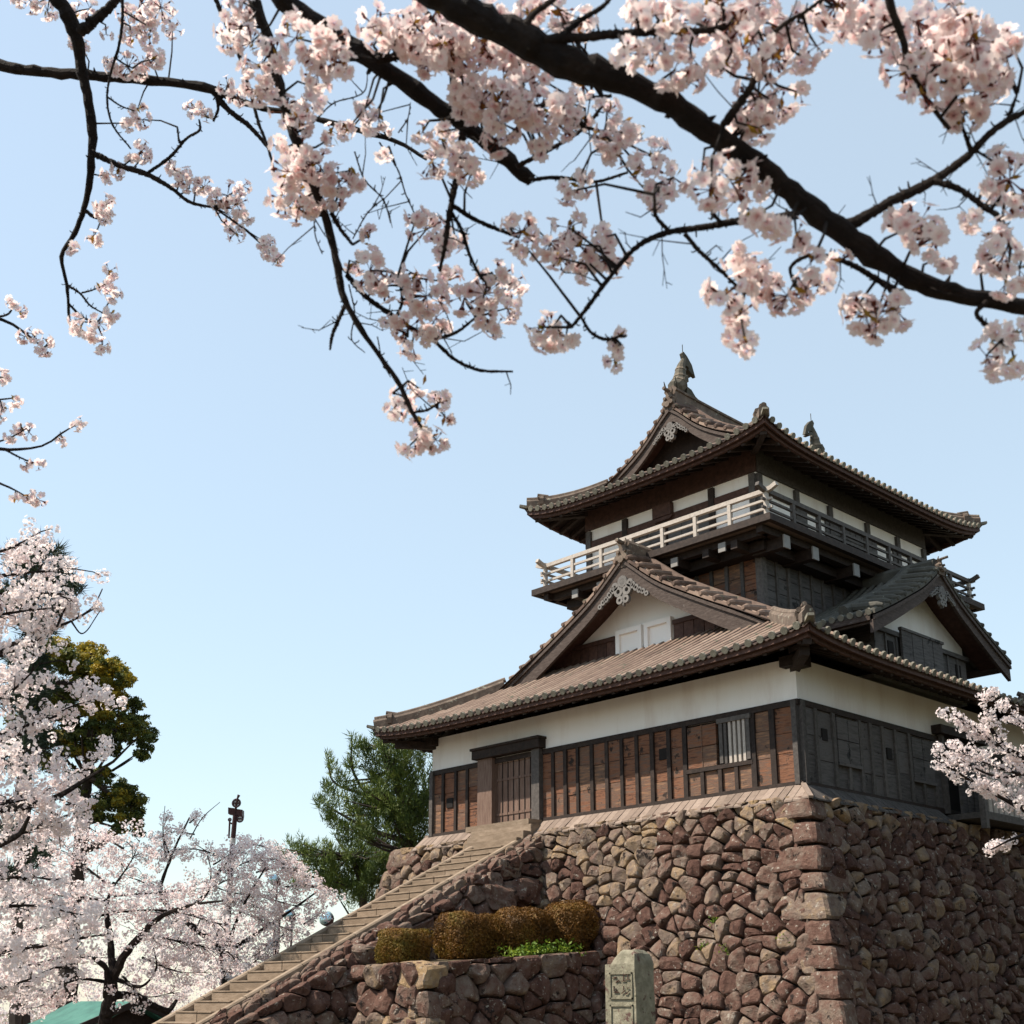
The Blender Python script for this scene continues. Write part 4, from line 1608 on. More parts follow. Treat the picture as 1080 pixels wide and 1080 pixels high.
# ------------------------------------------------------------------ hedges
def hedge(label, c, hx, hy, hz, pw, seed, n=9000, tints=(.1, .8)):
    z0 = ztop(c[1]) - .04
    root = thing('clipped_shrub', label, 'hedge', (c[0], c[1], z0), 'clipped shrubs on the terrace')
    rs = np.random.default_rng(seed)

    def surf(u):
        l = (np.abs(u[:, 0]) ** pw + np.abs(u[:, 1]) ** pw + np.abs(u[:, 2]) ** pw) ** (1 / pw)
        return u / l[:, None]
    d = rs.normal(size=(n, 3))
    d /= np.linalg.norm(d, axis=1, keepdims=True)
    p = surf(d) * np.array([hx, hy, hz])
    lum = np.array([noise.noise((q[0] * 3 + seed, q[1] * 3, q[2] * 3)) for q in p])
    p *= (1 + lum * .15 - rs.random(n) ** 2 * .22 + (rs.random(n) < .035) * rs.random(n) * .10)[:, None]
    p = p[p[:, 2] > -hz * .9]
    nn = d[:len(p)] * 0 + p / np.array([hx, hy, hz]) + rs.normal(size=p.shape) * .75
    ctr = np.array([c[0], c[1], z0 + hz * .92])
    patch = np.array([noise.noise((q[0] * 2.2 + seed * 3, q[1] * 2.2, q[2] * 2.2)) for q in p])
    t = np.clip(.45 + patch * .7 + rs.normal(size=len(p)) * .18, 0, 1) * (tints[1] - tints[0]) + tints[0]
    stamp(p + ctr, nn, .020 + .018 * rs.random(len(p)), LV, LF, 'foliage', M['hedge'], root, tint=t)
    mb = MB()
    for k in range(16):     # twigs
        a = rs.uniform(0, 2 * math.pi)
        b = Vector((c[0] + .12 * math.cos(a) * hx, c[1] + .12 * math.sin(a) * hy, z0))
        e = Vector((c[0] + .8 * math.cos(a) * hx, c[1] + .8 * math.sin(a) * hy, z0 + hz * rs.uniform(.6, 1.6)))
        mb.tube([b, b.lerp(e, .5) + Vector((0, 0, .05)), e], [.018, .012, .006], 5, .5)
    mb.build('stems', M['barkf'], root)
    mb = MB()
    bm = bmesh.new()
    bmesh.ops.create_icosphere(bm, subdivisions=3, radius=1)
    vs = []
    for v in bm.verts:
        q = v.co
        l = (abs(q.x) ** pw + abs(q.y) ** pw + abs(q.z) ** pw) ** (1 / pw)
        q = q / l
        k_ = .80 + .08 * noise.noise(q * 2.5)
        vs.append((ctr[0] + q.x * hx * k_, ctr[1] + q.y * hy * k_, ctr[2] + max(q.z, -.75) * hz * k_))
    bm.verts.index_update()
    mb.add(vs, [tuple(v.index for v in f.verts) for f in bm.faces], .15)
    bm.free()
    mb.build('inner_growth', M['hedge'], root)
    return root


hedge('small greenish box clipped shrub nearest the stone stairs', (-6.05, -5.60), .40, .50, .36, 6, 1, 9000, (.45, 1))
hedge('russet square clipped shrub, second from the stone stairs', (-5.85, -4.02), .45, .66, .49, 6, 2, 14000, (.12, .78))
hedge('russet flat domed clipped shrub between the square shrub and the round shrub', (-5.60, -2.66), .52, .74, .53, 2.8, 3, 14000, (.12, .75))
hedge('round domed clipped shrub against the main stone base', (-5.35, -1.42), .60, .66, .59, 2.5, 4, 14000, (.10, .7))
wp = []
for k in range(110):
    u = G.random()
    wp.append((-4.85 + G.normal() * .12, -3.7 + round(u * 4) * .45 + G.normal() * .12, 0))
wp = np.array(wp)
wp[:, 2] = [ztop(p[1]) + abs(G.normal()) * .09 for p in wp]
Ws = np.repeat(wp, 7, axis=0) + G.normal(size=(len(wp) * 7, 3)) * .05
tag(stamp(Ws, sph(len(Ws)) + np.array([0, 0, .8]), .035 + .03 * G.random(len(Ws)), LV, LF, 'ground_cover', M['weed'], None), 'bright green leafy ground cover below the clipped shrubs', 'plants', kind='stuff')
wp = []
for (x_, z_) in ((-1.55, -2.75), (-1.2, -3.35), (-1.75, -3.25), (.15, -3.2)):
    for k in range(30):
        wp.append(mfront(x_ + G.normal() * .07, z_ + G.normal() * .05, .05 + abs(G.normal()) * .05))
wp = np.array(wp)
tag(stamp(wp, sph(len(wp)), .035, LV, LF, 'wall_weeds', M['weed'], None), 'small yellow green weeds growing in the joints of the stone base', 'plants', kind='stuff')

# ------------------------------------------------------------------ inscribed stone
st = thing('inscribed_stone', 'weathered square stone monument with carved panels standing before the stone base', 'monument', (1.7, -7.45, GZ))
mb = MB()
sx0, sx1, sy0, sy1, sz = 1.40, 2.0, -7.64, -7.22, -3.56
bm = bmesh.new()
nz_ = 14
vs = []
N2 = 6
ring = []
for i in range(N2):
    ring.append((sx0 + (sx1 - sx0) * i / N2, sy0))
for i in range(4):
    ring.append((sx1, sy0 + (sy1 - sy0) * i / 4))
for i in range(N2):
    ring.append((sx1 - (sx1 - sx0) * i / N2, sy1))
for i in range(4):
    ring.append((sx0, sy1 - (sy1 - sy0) * i / 4))
zl = list(np.linspace(GZ - .2, sz - .22, nz_)) + [sz - .15, sz - .07, sz - .01]
ins = [0] * nz_ + [.015, .04, .10]
for z, q in zip(zl, ins):
    for (x_, y_) in ring:
        fx_ = (x_ - (sx0 + sx1) / 2) / (sx1 - sx0) * 2
        fy_ = (y_ - (sy0 + sy1) / 2) / (sy1 - sy0) * 2
        zz = z - (.22 * max(0, -fx_ - .1) ** 1.5 if z > sz - .2 else 0)
        nn = noise.noise_vector(Vector((x_ * 4, y_ * 4, z * 3))) * .018
        vs.append((x_ - fx_ * q + nn.x, y_ - fy_ * q + nn.y, zz + nn.z))
nr = len(ring)
fs = []
for i in range(len(zl) - 1):
    for j in range(nr):
        fs.append((i * nr + j, i * nr + (j + 1) % nr, (i + 1) * nr + (j + 1) % nr, (i + 1) * nr + j))
fs.append(tuple((len(zl) - 1) * nr + j for j in range(nr)))
mb.add(vs, fs, .5)
bm.free()
mb.build('shaft', M['stele'], st, origin=(1.7, -7.43, -4.7))
mb = MB()
for (z0, z1) in ((-4.28, -3.90), (-5.4, -4.36)):
    a, b = sx0 + .10, sx1 - .05
    for q in ((a, b, z1 - .025, z1), (a, b, z0, z0 + .02), (a, a + .025, z0, z1), (b - .02, b, z0, z1)):
        mb.box(q[0], q[1], sy0 - .019, sy0 + .03, q[2], q[3], .3)
mb.build('panel_frame', M['stele'], st)
mb = MB()
for col in range(2):      # worn carved strokes, no longer legible
    for row_ in range(2):
        cx = sx0 + .22 + col * .2
        cz = -3.98 - row_ * .18
        for k in range(5):
            a = rnd.choice([0, 0, math.pi / 2, .6])
            l = rnd.uniform(.02, .05)
            px_, pz_ = cx + rnd.uniform(-.05, .05), cz + rnd.uniform(-.05, .05)
            mb.beam((px_ - l * math.cos(a), sy0 - .013, pz_ - l * math.sin(a)), (px_ + l * math.cos(a), sy0 - .013, pz_ + l * math.sin(a)), .009, .011, .0, up=(0, 1, 0))
mb.build('carved_inscription', M['stone'], st)['kind'] = 'stuff'

# ------------------------------------------------------------------ lamp and loudspeaker pole
D_ = 40.0
pb = PX(246, 900, D_)
pole = thing('loudspeaker_pole', 'brown pole with loudspeaker boxes and round floodlights rising above the pink blossom', 'pole', (pb.x, pb.y, GZ - 1))
k_ = D_ / 1327.1
def pp(x, y, o=0.0):
    p = PX(x, y, D_)
    return p + HF * o
top = pp(247.5, 862)
mb = MB()
q0, q1 = pp(244.6, 898), pp(248.0, 860)
mb.tube([Vector((q0.x, q0.y, GZ - 1)), q0, q1], [.14, .085, .075], 10, .4)
mb.build('shaft', M['metal'], pole)
mb = MB()
mb.tube([q0.lerp(q1, .22), q0.lerp(q1, .38)], [.093, .092], 10, .6)
mb.build('white_band', M['white'], pole)
mb = MB()
for (x0, x1, y0, y1) in ((240.5, 248.5, 851.5, 859), (249, 255.5, 853, 860.5)):
    a, b, c, d = pp(x0, y0), pp(x1, y0 + 1), pp(x1, y1 + .5), pp(x0, y1 - .8)
    th = HF * .3
    mb.hexa([d, c, c + th, d + th, a, b, b + th, a + th], .5)
mb.build('loudspeaker', M['metal'], pole)
for (x, y, r, nm) in ((249.3, 847, 4.0, 'floodlight'), (253, 863.5, 3.4, 'floodlight'), (242.3, 864.5, 1.7, 'floodlight')):
    mb = MB()
    c = pp(x, y)
    N_ = 16
    ring_ = [c + RT * (math.cos(2 * math.pi * i / N_) * r * k_) + Vector((0, 0, math.sin(2 * math.pi * i / N_) * r * k_)) for i in range(N_ + 1)]
    mb.tube(ring_, r * k_ * .26, 6, .4)
    mb.tube([c - RT * r * k_, c + RT * r * k_], r * k_ * .22, 6, .3)
    o = mb.build(nm, M['metal'], pole)
    mb = MB()
    mb.disc(c + HF * .02, HF, r * k_ * .8, .02, 14)
    mb.build('lens', M['white'], o)
mb = MB()
mb.tube([pp(248.5, 854), pp(250.5, 842), pp(252, 838.5)], [.04, .03, .05], 6, .3)
mb.tube([pp(242.3, 865), pp(241.4, 884)], .03, 6, .3)
mb.tube([pp(242, 868), pp(246.5, 869)], .03, 6, .3)
mb.build('bracket', M['metal'], pole)

# ------------------------------------------------------------------ hut with a green copper roof
D_ = 26.0
hb = PX(130, 1085, D_)
hut = thing('park_hut', 'small dark park hut with a curved green copper roof below the blossoms', 'hut', (hb.x, hb.y, GZ))
rz = PX(140, 1056, D_).z
HD = (RT + HF).normalized()
HO = (HF - RT).normalized()
mh = lambda d, o, z: (hb.x + HD.x * d + HO.x * o, hb.y + HD.y * d + HO.y * o, z)
mb = MB()
Pn = [(0, rz), (.35, rz - .16), (.8, rz - .40), (1.4, rz - .62), (2.0, rz - .76)]
for o0, o1 in ((-.2, 2.6),):
    up_ = [(-a, b) for a, b in reversed(Pn)] + Pn[1:]
    for i in range(len(up_) - 1):
        mb.prism([up_[i], up_[i + 1], (up_[i + 1][0], up_[i + 1][1] - .07), (up_[i][0], up_[i][1] - .07)], lambda d, o, z: mh(d + .15, o, z), -.2, 2.6, .3 + .5 * rnd.random())
mb.build('roof', M['copper'], hut)
mb = MB()
mb.prism([(-1.5, GZ - .2), (1.5, GZ - .2), (1.5, rz - .68), (.8, rz - .46), (0, rz - .1), (-.8, rz - .46), (-1.5, rz - .68)], lambda d, o, z: mh(d + .15, o, z), .1, 2.4, .3)
mb.build('wall', M['wood'], hut)
mb = MB()
for sg in (-1, 1):
    mb.beam(mh(.15, -.22, rz - .02), mh(.15 + sg * 2.0, -.22, rz - .80), .05, .12, .3)
mb.build('gable_board', M['wood'], hut)

# ------------------------------------------------------------------ round floodlights beside the stairs
for (x, y, r, lab) in ((343.5, 968, 7.6, 'largest round glass floodlight behind the left kerb of the stone stairs'),
                       (304.5, 964.5, 6.0, 'round glass floodlight low in the blossoms, with a smaller lamp at its upper left'),
                       (291.5, 957, 5.0, 'small round glass floodlight just left of another above the stairs'),
                       (287, 995, 6.2, 'round glass floodlight lowest in the blossom, close to the stair kerb'),
                       (288.5, 927, 5.6, 'round glass floodlight highest in the blossom, below the pine')):
    d = 33.0
    c = PX(x, y, d)
    rr_ = r * d / 1327.1
    root = thing('round_floodlight', lab, 'floodlight', (c.x, c.y, GZ), 'round floodlights among the blossom')
    nrm = Vector((.35, -.75, .35)).normalized()
    mb = MB()
    t1 = nrm.orthogonal().normalized()
    t2 = nrm.cross(t1)
    prof = [(0, .10), (.45, .09), (.8, .05), (1, 0)]
    vs = [c + nrm * (.10 * 1)]
    for (a, b) in prof[1:]:
        for i in range(16):
            an = 2 * math.pi * i / 16
            vs.append(c + nrm * b + (t1 * math.cos(an) + t2 * math.sin(an)) * rr_ * a)
    fs = [(0, 1 + i, 1 + (i + 1) % 16) for i in range(16)]
    for q in range(2):
        fs += [(1 + q * 16 + i, 17 + q * 16 + i, 17 + q * 16 + (i + 1) % 16, 1 + q * 16 + (i + 1) % 16) for i in range(16)]
    mb.add(vs, fs)
    mb.build('lens', M['glass'], root, smooth=True)
    mb = MB()
    mb.tube([c - nrm * .02, c - nrm * .14, c - nrm * .32], [rr_ * 1.05, rr_ * .95, rr_ * .35], 14, .3)
    mb.build('housing', M['metal'], root)
    mb = MB()
    mb.tube([c - nrm * .2, Vector((c.x, c.y, c.z - rr_ * 1.3)) - nrm * .2, Vector((c.x, c.y, GZ - .3)) - nrm * .2 * Vector((1, 1, 0))], .03, 6, .3)
    mb.build('stand', M['metal'], root)


# ------------------------------------------------------------------ cherry trees
def blossom_balls(centres, radii, nper, fr, name, parent, tv, tf, tp, material, tlo=0.0, down=.25, origin=None, rin=.55):
    """pompoms of flowers round every centre"""
    Cs, Ns, ids = [], [], []
    for c, r, n in zip(centres, radii, nper):
        d = sph(n)
        d[:, 2] -= down * G.random(n)
        d /= np.linalg.norm(d, axis=1, keepdims=True)
        rad = r * (rin + (1.05 - rin) * G.random(n) ** .6)
        Cs.append(np.array(c) + d * rad[:, None])
        Ns.append(d + G.normal(size=d.shape) * .28)
    Cs = np.concatenate(Cs)
    Ns = np.concatenate(Ns)
    t = tlo + (1 - tlo) * G.random(len(Cs))
    return Cs, stamp(Cs, Ns, fr * (.85 + .3 * G.random(len(Cs))), tv, tf, name, material, parent, ptint=tp, tint=t, origin=origin)


def cherry(label, trunk, d0, limbs, sprays, depth_jit, fr, per, tpl, ballr, twig=.35, dens=1.0, group=None):
    """cherry tree: trunk and limbs traced as (px, py, radius px) at depth d0, blossoms along sprays (path, half width px, depth offset)"""
    tp0 = pxpath(trunk, d0)
    root = thing('cherry_tree', label, 'cherry tree', (tp0[0][0], tp0[0][1], tp0[0][2]), group)
    mb = MB()
    limb(mb, tp0, sides=9)
    tk = mb.build('trunk', M['bark'], root)
    mb = MB()
    for L_ in limbs:
        off = L_[1]
        pts = pxpath(L_[0], d0, d0 + off)
        limb(mb, pts, sides=6)
    centres = []
    for (path, hw, off) in sprays:
        Q = path_pts([(p[0], p[1], 0, 0) for p in path], 40)
        L_ = sum(math.hypot(Q[i + 1][0] - Q[i][0], Q[i + 1][1] - Q[i][1]) for i in range(39))
        nb = max(2, int(L_ * (hw * 2 + 6) / (ballr * d0 ** -1 * 1327.1) ** 2 * .75 * dens))
        last = None
        W = [PX(q[0], q[1], d0 + off * (i / 39) + .0) for i, q in enumerate(Q)]
        if twig:
            limb(mb, [(w.x, w.y, w.z, max(.003, .022 * (1 - i / 45))) for i, w in enumerate(W) if i % 5 == 0], sides=5)
        for k in range(nb):
            i = min(39, int(rnd.random() ** .85 * 40))
            a, rr_ = rnd.uniform(0, 2 * math.pi), math.sqrt(rnd.random()) * hw * d0 / 1327.1
            c = W[i] + RT * (math.cos(a) * rr_) + VUP * (math.sin(a) * rr_) + HF * rnd.uniform(-1, 1) * depth_jit * min(1.0, hw / 14)
            centres.append(c)
            if twig and rnd.random() < twig:
                mb.tube([W[max(0, i - 4)], (W[i] + c) / 2, c], [.007, .005, .003], 4, .5)
    mb.build('limbs', M['bark'], tk)
    radii = [ballr * rnd.uniform(.6, 1.25) for _ in centres]
    nper = [max(3, int(per * (r / ballr) ** 2)) for r in radii]
    tv, tf, tp, m = tpl
    blossom_balls(centres, radii, nper, fr, 'crown', root, tv, tf, tp, m)
    return root


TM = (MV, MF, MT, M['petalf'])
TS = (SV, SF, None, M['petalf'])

# near cherry at the left edge
cherry('large white cherry at the left edge whose blossom covers the dark evergreens', [(-90, 1180, 20), (-85, 1050, 17), (-70, 900, 14), (-60, 760, 10), (-40, 640, 7), (-25, 560, 3)], 11.0,
       [([(-60, 760, 8), (-20, 700, 5), (40, 670, 3), (75, 655, 1.6), (98, 640, .9), (108, 621, .6)], .5), ([(60, 661, 1.6), (70, 640, 1), (92, 617, .5)], .2), ([(75, 655, 1), (85, 668, .8), (106, 644, .5)], 0),
        ([(-70, 900, 9), (-20, 860, 6), (50, 845, 3.5), (110, 810, 1.5)], -.6), ([(-75, 960, 8), (-20, 900, 5), (20, 880, 3), (30, 862, 2)], -.8), ([(-60, 800, 6), (0, 775, 3), (60, 755, 1.5)], 0),
        ([(45, 845, 1), (60, 870, .8), (64, 895, .4)], 0), ([(-85, 1050, 10), (-20, 1010, 5), (30, 1000, 3), (110, 985, 1)], .5)],
       [([(-40, 590), (5, 580), (52, 556)], 10, .3), ([(-40, 610), (20, 605), (88, 598)], 13, .3), ([(-40, 632), (20, 625), (80, 628)], 16, 0), ([(-40, 655), (20, 645), (62, 640)], 12, 0),
        ([(30, 668), (70, 657), (104, 640)], 6, .4), ([(-40, 705), (0, 692), (48, 672)], 9, 0), ([(-40, 745), (10, 730), (50, 690)], 12, -.3), ([(-40, 730), (20, 716), (46, 712)], 10, 0),
        ([(-40, 790), (20, 775), (75, 745), (118, 735)], 8, .2), ([(-40, 815), (0, 800), (42, 785)], 26, -.5), ([(-40, 850), (30, 840), (85, 815), (118, 790)], 9, .3), ([(-40, 860), (20, 845), (80, 840)], 24, -.4),
        ([(-40, 895), (20, 880), (88, 852)], 14, -.2), ([(-40, 935), (20, 925), (75, 930)], 16, 0), ([(-40, 965), (30, 955), (100, 968)], 14, -.3), ([(-40, 1005), (30, 1000), (105, 985)], 18, .2),
        ([(-40, 1050), (10, 1040), (70, 1015)], 16, 0), ([(60, 720), (90, 722), (122, 735)], 4, .5), ([(70, 850), (85, 847)], 8, .3)],
       .5, .0185, 22, TM, .062, dens=.80)

# cherry with the dark forked trunk above the hut
cherry('white cherry with a dark forked trunk standing behind the green roofed hut', [(106, 1110, 9), (110, 1080, 7.5), (117, 1050, 6.5), (119, 1030, 5.5)], 21.0,
       [([(119, 1032, 5), (118, 1012, 4.2), (116, 985, 3.5), (112, 960, 2.5), (120, 930, 1.5)], .6), ([(119, 1034, 5), (130, 1010, 4.5), (147, 988, 4.2), (165, 970, 3), (200, 955, 1.8), (235, 950, 1)], -.5),
        ([(112, 1052, 4), (111, 1020, 3), (100, 1012, 2.4), (88, 1008, 2), (70, 990, 1.4)], -.8), ([(118, 1050, 4.5), (140, 1050, 4.2), (165, 1062, 3.6), (178, 1066, 3), (186, 1055, 2)], .8),
        ([(120, 1032, 2.5), (150, 1040, 1.6), (165, 1020, 1), (162, 1000, .8)], 0), ([(110, 1035, 2), (85, 1033, 1.4), (60, 1040, 1)], -1)],
       [([(110, 965), (60, 975), (10, 985)], 12, -.5), ([(120, 962), (170, 960), (250, 980)], 15, .3), ([(115, 950), (60, 945), (15, 950)], 16, .5), ([(120, 945), (180, 940), (230, 935)], 10, .6),
        ([(110, 930), (80, 905), (60, 880)], 18, 1.0), ([(120, 935), (140, 905), (150, 880)], 16, 1.2), ([(150, 985), (200, 995), (260, 1010)], 18, 1.0), ([(150, 1010), (190, 1025), (230, 1025)], 16, 1.4),
        ([(100, 1010), (60, 1010), (20, 1030)], 16, -.6), ([(80, 1030), (50, 1045), (20, 1060)], 14, -1.0), ([(130, 1030), (150, 1050), (190, 1045)], 14, 1.5), ([(60, 960), (40, 930), (30, 900)], 16, 1.0),
        ([(100, 890), (60, 870), (30, 880)], 14, 1.6), ([(130, 895), (105, 880), (90, 870)], 10, 1.0), ([(60, 1045), (45, 1060), (30, 1065)], 8, -1.2)],
       1.2, .021, 20, TS, .085, dens=.95)

# cherry with open dark limbs left of the stairs
cherry('pale cherry with open dark limbs beside the left kerb of the stairs', [(236, 1120, 8), (240, 1060, 6.5), (238, 1020, 5.5), (236, 1000, 5)], 29.0,
       [([(236, 1000, 4.5), (195, 970, 3.2), (170, 945, 2.2), (180, 905, 1.4), (200, 862, .8)], .6), ([(190, 966, 3), (215, 945, 2.6), (232, 918, 2.0), (246, 905, 1.2), (258, 890, .6)], -.4),
        ([(238, 1005, 4), (225, 975, 2.6), (205, 964, 2), (190, 955, 1.4)], .3), ([(238, 1005, 3), (262, 990, 2.2), (300, 965, 1.6), (335, 940, .9)], .8), ([(180, 905, 1), (172, 880, .6), (174, 850, .35)], 0),
        ([(200, 885, .8), (214, 862, .5), (232, 846, .3)], 0), ([(238, 1010, 2.5), (248, 975, 1.8), (262, 945, 1.2), (280, 915, .8)], -.6), ([(222, 935, 1), (222, 915, .7), (218, 900, .5)], 0),
        ([(170, 945, 1), (150, 930, .8), (135, 925, .5)], 0.3)],
       [([(240, 905), (200, 895), (150, 905)], 10, .4), ([(235, 920), (280, 905), (320, 920)], 14, -.4), ([(215, 930), (240, 940), (290, 945)], 15, 0), ([(250, 960), (290, 975), (320, 985)], 16, .8),
        ([(205, 880), (180, 878), (165, 885)], 8, .6), ([(200, 868), (208, 858), (205, 855)], 5, 0), ([(300, 935), (330, 935), (352, 950)], 10, .7), ([(270, 985), (255, 1000), (230, 1010)], 14, 1.0),
        ([(180, 945), (165, 935), (150, 925)], 8, .8), ([(195, 965), (180, 975), (160, 985)], 14, 1.4), ([(280, 1005), (260, 1020), (235, 1030)], 10, .5), ([(215, 960), (205, 985), (195, 1010)], 12, 1.5),
        ([(250, 890), (275, 892), (300, 905)], 10, .2), ([(320, 975), (335, 965), (345, 960)], 7, .2), ([(175, 905), (172, 880), (176, 858)], 4, 0), ([(225, 912), (248, 900), (275, 903)], 11, -.6), ([(225, 935), (250, 925), (280, 930)], 15, -.8), ([(225, 955), (255, 950), (285, 965)], 15, -.8), ([(270, 920), (300, 915), (330, 928)], 10, -.3), ([(290, 950), (315, 955), (340, 945)], 10, .2), ([(300, 985), (280, 1000), (262, 1012)], 12, -.2)],
       1.3, .024, 18, TS, .095, dens=.85)

# cherries farther down the hill behind, one mass
fc = []
for (x0, x1, y0, y1, n) in ((-40, 260, 985, 1085, 420), (-40, 150, 900, 990, 160), (150, 330, 960, 1060, 200)):
    for k in range(n):
        d = rnd.uniform(36, 48)
        fc.append(PX(rnd.uniform(x0, x1), rnd.uniform(y0, y1), d))
rad = [.20 * rnd.uniform(.6, 1.4) for _ in fc]
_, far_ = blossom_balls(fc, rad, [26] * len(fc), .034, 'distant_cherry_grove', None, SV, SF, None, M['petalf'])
tag(far_, 'pale mass of cherry blossom lower down the hill behind the nearer cherries', 'cherry trees', kind='stuff')

# cherry branches in front of the right wall
cherry('white cherry reaching in from the right edge in front of the castle wall', [(1250, 1420, 22), (1235, 1200, 18), (1210, 1000, 13), (1180, 880, 9), (1150, 800, 6)], 15.0,
       [([(1150, 800, 6), (1100, 805, 3.6), (1060, 790, 2.4), (1020, 762, 1.4), (998, 750, .7)], .3), ([(1180, 880, 6), (1110, 868, 3), (1050, 838, 1.9), (1010, 815, 1.2), (985, 800, .6)], -.4),
        ([(1060, 790, 1.6), (1045, 770, 1.1), (1042, 735, .6)], 0), ([(1180, 880, 5), (1110, 872, 2.4), (1070, 884, 1.4), (1045, 896, .7)], -.6), ([(1100, 805, 2), (1060, 820, 1.4), (1010, 800, .8), (985, 785, .4)], .2),
        ([(1210, 1000, 5), (1130, 960, 2)], 0)],
       [([(1120, 808), (1060, 788), (1000, 752)], 6, .3), ([(1058, 785), (1044, 765), (1038, 728)], 6, 0), ([(1120, 790), (1075, 760), (1050, 742)], 6, .2), ([(1120, 865), (1050, 838), (985, 800)], 9, -.3),
        ([(1110, 825), (1060, 812), (1003, 790)], 9, .2), ([(985, 785), (1000, 800), (1020, 806)], 5, 0), ([(1120, 850), (1080, 845), (1040, 825)], 12, .1), ([(1120, 868), (1075, 882), (1043, 897)], 4, -.4),
        ([(1120, 800), (1080, 800), (1040, 790)], 10, .5), ([(1050, 735), (1040, 728)], 4, 0), ([(1000, 752), (997, 750)], 5, 0)],
       .25, .0185, 20, TM, .062, dens=.85)


# ------------------------------------------------------------------ evergreens
def evergreen(name, label, cat, base, trunk, clumps, size, n, tv, tf, material, outward=.5, up=.3, yellow=None, limbs=()):
    root = thing(name, label, cat, base)
    mb = MB()
    limb(mb, trunk, sides=8)
    tips = [Vector(t[:3]) for t in trunk]
    for L_ in limbs:
        limb(mb, L_, sides=6)
    for (c, r, y) in clumps:
        j = min(tips, key=lambda q: (q - c).length + (0 if q.z < c.z + .5 else 3))
        if rnd.random() < .08:
            mb.tube([j, j.lerp(c, .5) + Vector((0, 0, -.15)), c], [.06, .04, .015], 5, .5)
    mb.build('trunk', M['barkf'], root)
    Cs, Ns, T = [], [], []
    for (c, r, y) in clumps:
        m = int(n * (sum(r) / 3) ** 2 * rnd.uniform(.75, 1.25))
        d = sph(m)
        rad = (.30 + .85 * G.random(m) ** .6) * (1 + .35 * (G.random(m) < .12))
        p = d * rad[:, None] * np.array(r)
        Cs.append(np.array(c) + p)
        Ns.append(d * outward + np.array([0, 0, up]) + G.normal(size=d.shape) * .5)
        b = rnd.uniform(.10, .60) if not y else rnd.uniform(.72, .98)
        T.append(np.clip(b + G.normal(size=m) * .15, 0, 1))
    Cs, Ns, T = np.concatenate(Cs), np.concatenate(Ns), np.concatenate(T)
    stamp(Cs, Ns, size * (.7 + .6 * G.random(len(Cs))), tv, tf, 'crown', material, root, tint=T)
    return root


def clumpset(blobs, d, n_each, jit, yel=None, k0=.3, k1=.55):
    """blobs: (px, py, radius px) discs of crown; each is broken into several clumps"""
    out = []
    for (x, y, r) in blobs:
        for k in range(n_each):
            a, q = rnd.uniform(0, 2 * math.pi), math.sqrt(rnd.random()) * r * .85
            xx, yy = x + math.cos(a) * q, y + math.sin(a) * q
            rr_ = rnd.uniform(k0, k1) * r * d / 1327.1
            out.append((PX(xx, yy, d + rnd.uniform(-1, 1) * jit), (rr_, rr_, rr_ * .7), bool(yel and yel(xx, yy, rnd.random()))))
    return out


PV = [(-.085, 0, 0), (.085, 0, 0), (0, 0, 1)]


def shoots(blobs, d, n, cx, jit, ln=.75, r0=.15):
    out = []
    tot = sum(b[2] ** 2 for b in blobs)
    for (x, y, r) in blobs:
        for k in range(max(2, int(n * r * r / tot))):
            a, q = rnd.uniform(0, 2 * math.pi), math.sqrt(rnd.random()) * r
            xx, yy = x + math.cos(a) * q, y + math.sin(a) * q
            c = PX(xx, yy, d + rnd.uniform(-1, 1) * jit)
            side = max(-1, min(1, (xx - cx) / 60.0))
            v = (RT * (side * .8 + rnd.uniform(-.35, .35)) + UP * rnd.uniform(.45, 1.0) + HF * rnd.uniform(-.5, .5)).normalized()
            L_ = ln * rnd.uniform(.6, 1.3)
            for j in range(4):
                r_ = r0 * (1.15 - .2 * j) * rnd.uniform(.85, 1.1)
                out.append((c + v * (L_ * j / 4), (r_, r_, r_ * 1.15), False))
    return out


# broadleaf evergreen with yellow new growth
dT = 34.0
tr = pxpath([(70, 1120, 14), (74, 1000, 10), (84, 900, 8), (92, 820, 6), (98, 740, 4), (95, 690, 2)], dT)
bl = clumpset([(60, 690, 22), (80, 700, 24), (100, 695, 18), (115, 715, 20), (122, 735, 14), (95, 730, 26), (70, 740, 28), (110, 760, 18), (130, 765, 14), (148, 775, 16), (152, 790, 12), (120, 785, 14), (85, 775, 24), (60, 790, 24),
               (95, 850, 16), (115, 850, 20), (135, 850, 18), (140, 862, 12), (85, 835, 12), (110, 820, 12), (40, 720, 24), (30, 770, 26), (75, 820, 14), (130, 715, 12), (140, 750, 14), (120, 700, 12), (148, 760, 10), (100, 715, 22), (130, 835, 14), (100, 790, 18), (145, 875, 8), (125, 875, 10)], dT, 20, 1.8,
              lambda x, y, q: (q < .75 and ((x > 85 and y < 725 + (x - 90) * .3) or (745 < y < 765 and 90 < x < 135) or y < 690)) or q < .10, .2, .42)
evergreen('broadleaf_tree', 'round crowned evergreen tree with yellow new leaves behind the left blossom', 'tree', tr[0][:3], tr, bl, .060, 6500, LV, LF, M['leaf'], .7, .5,
          limbs=[pxpath(p, dT) for p in ([(86, 870, 3), (80, 860, 2.5), (78, 850, 1.5)], [(84, 880, 4), (95, 868, 2), (120, 872, 1)], [(92, 820, 1.6), (120, 812, 1), (140, 800, .6)], [(96, 760, 3), (120, 770, 2), (145, 775, 1)])])
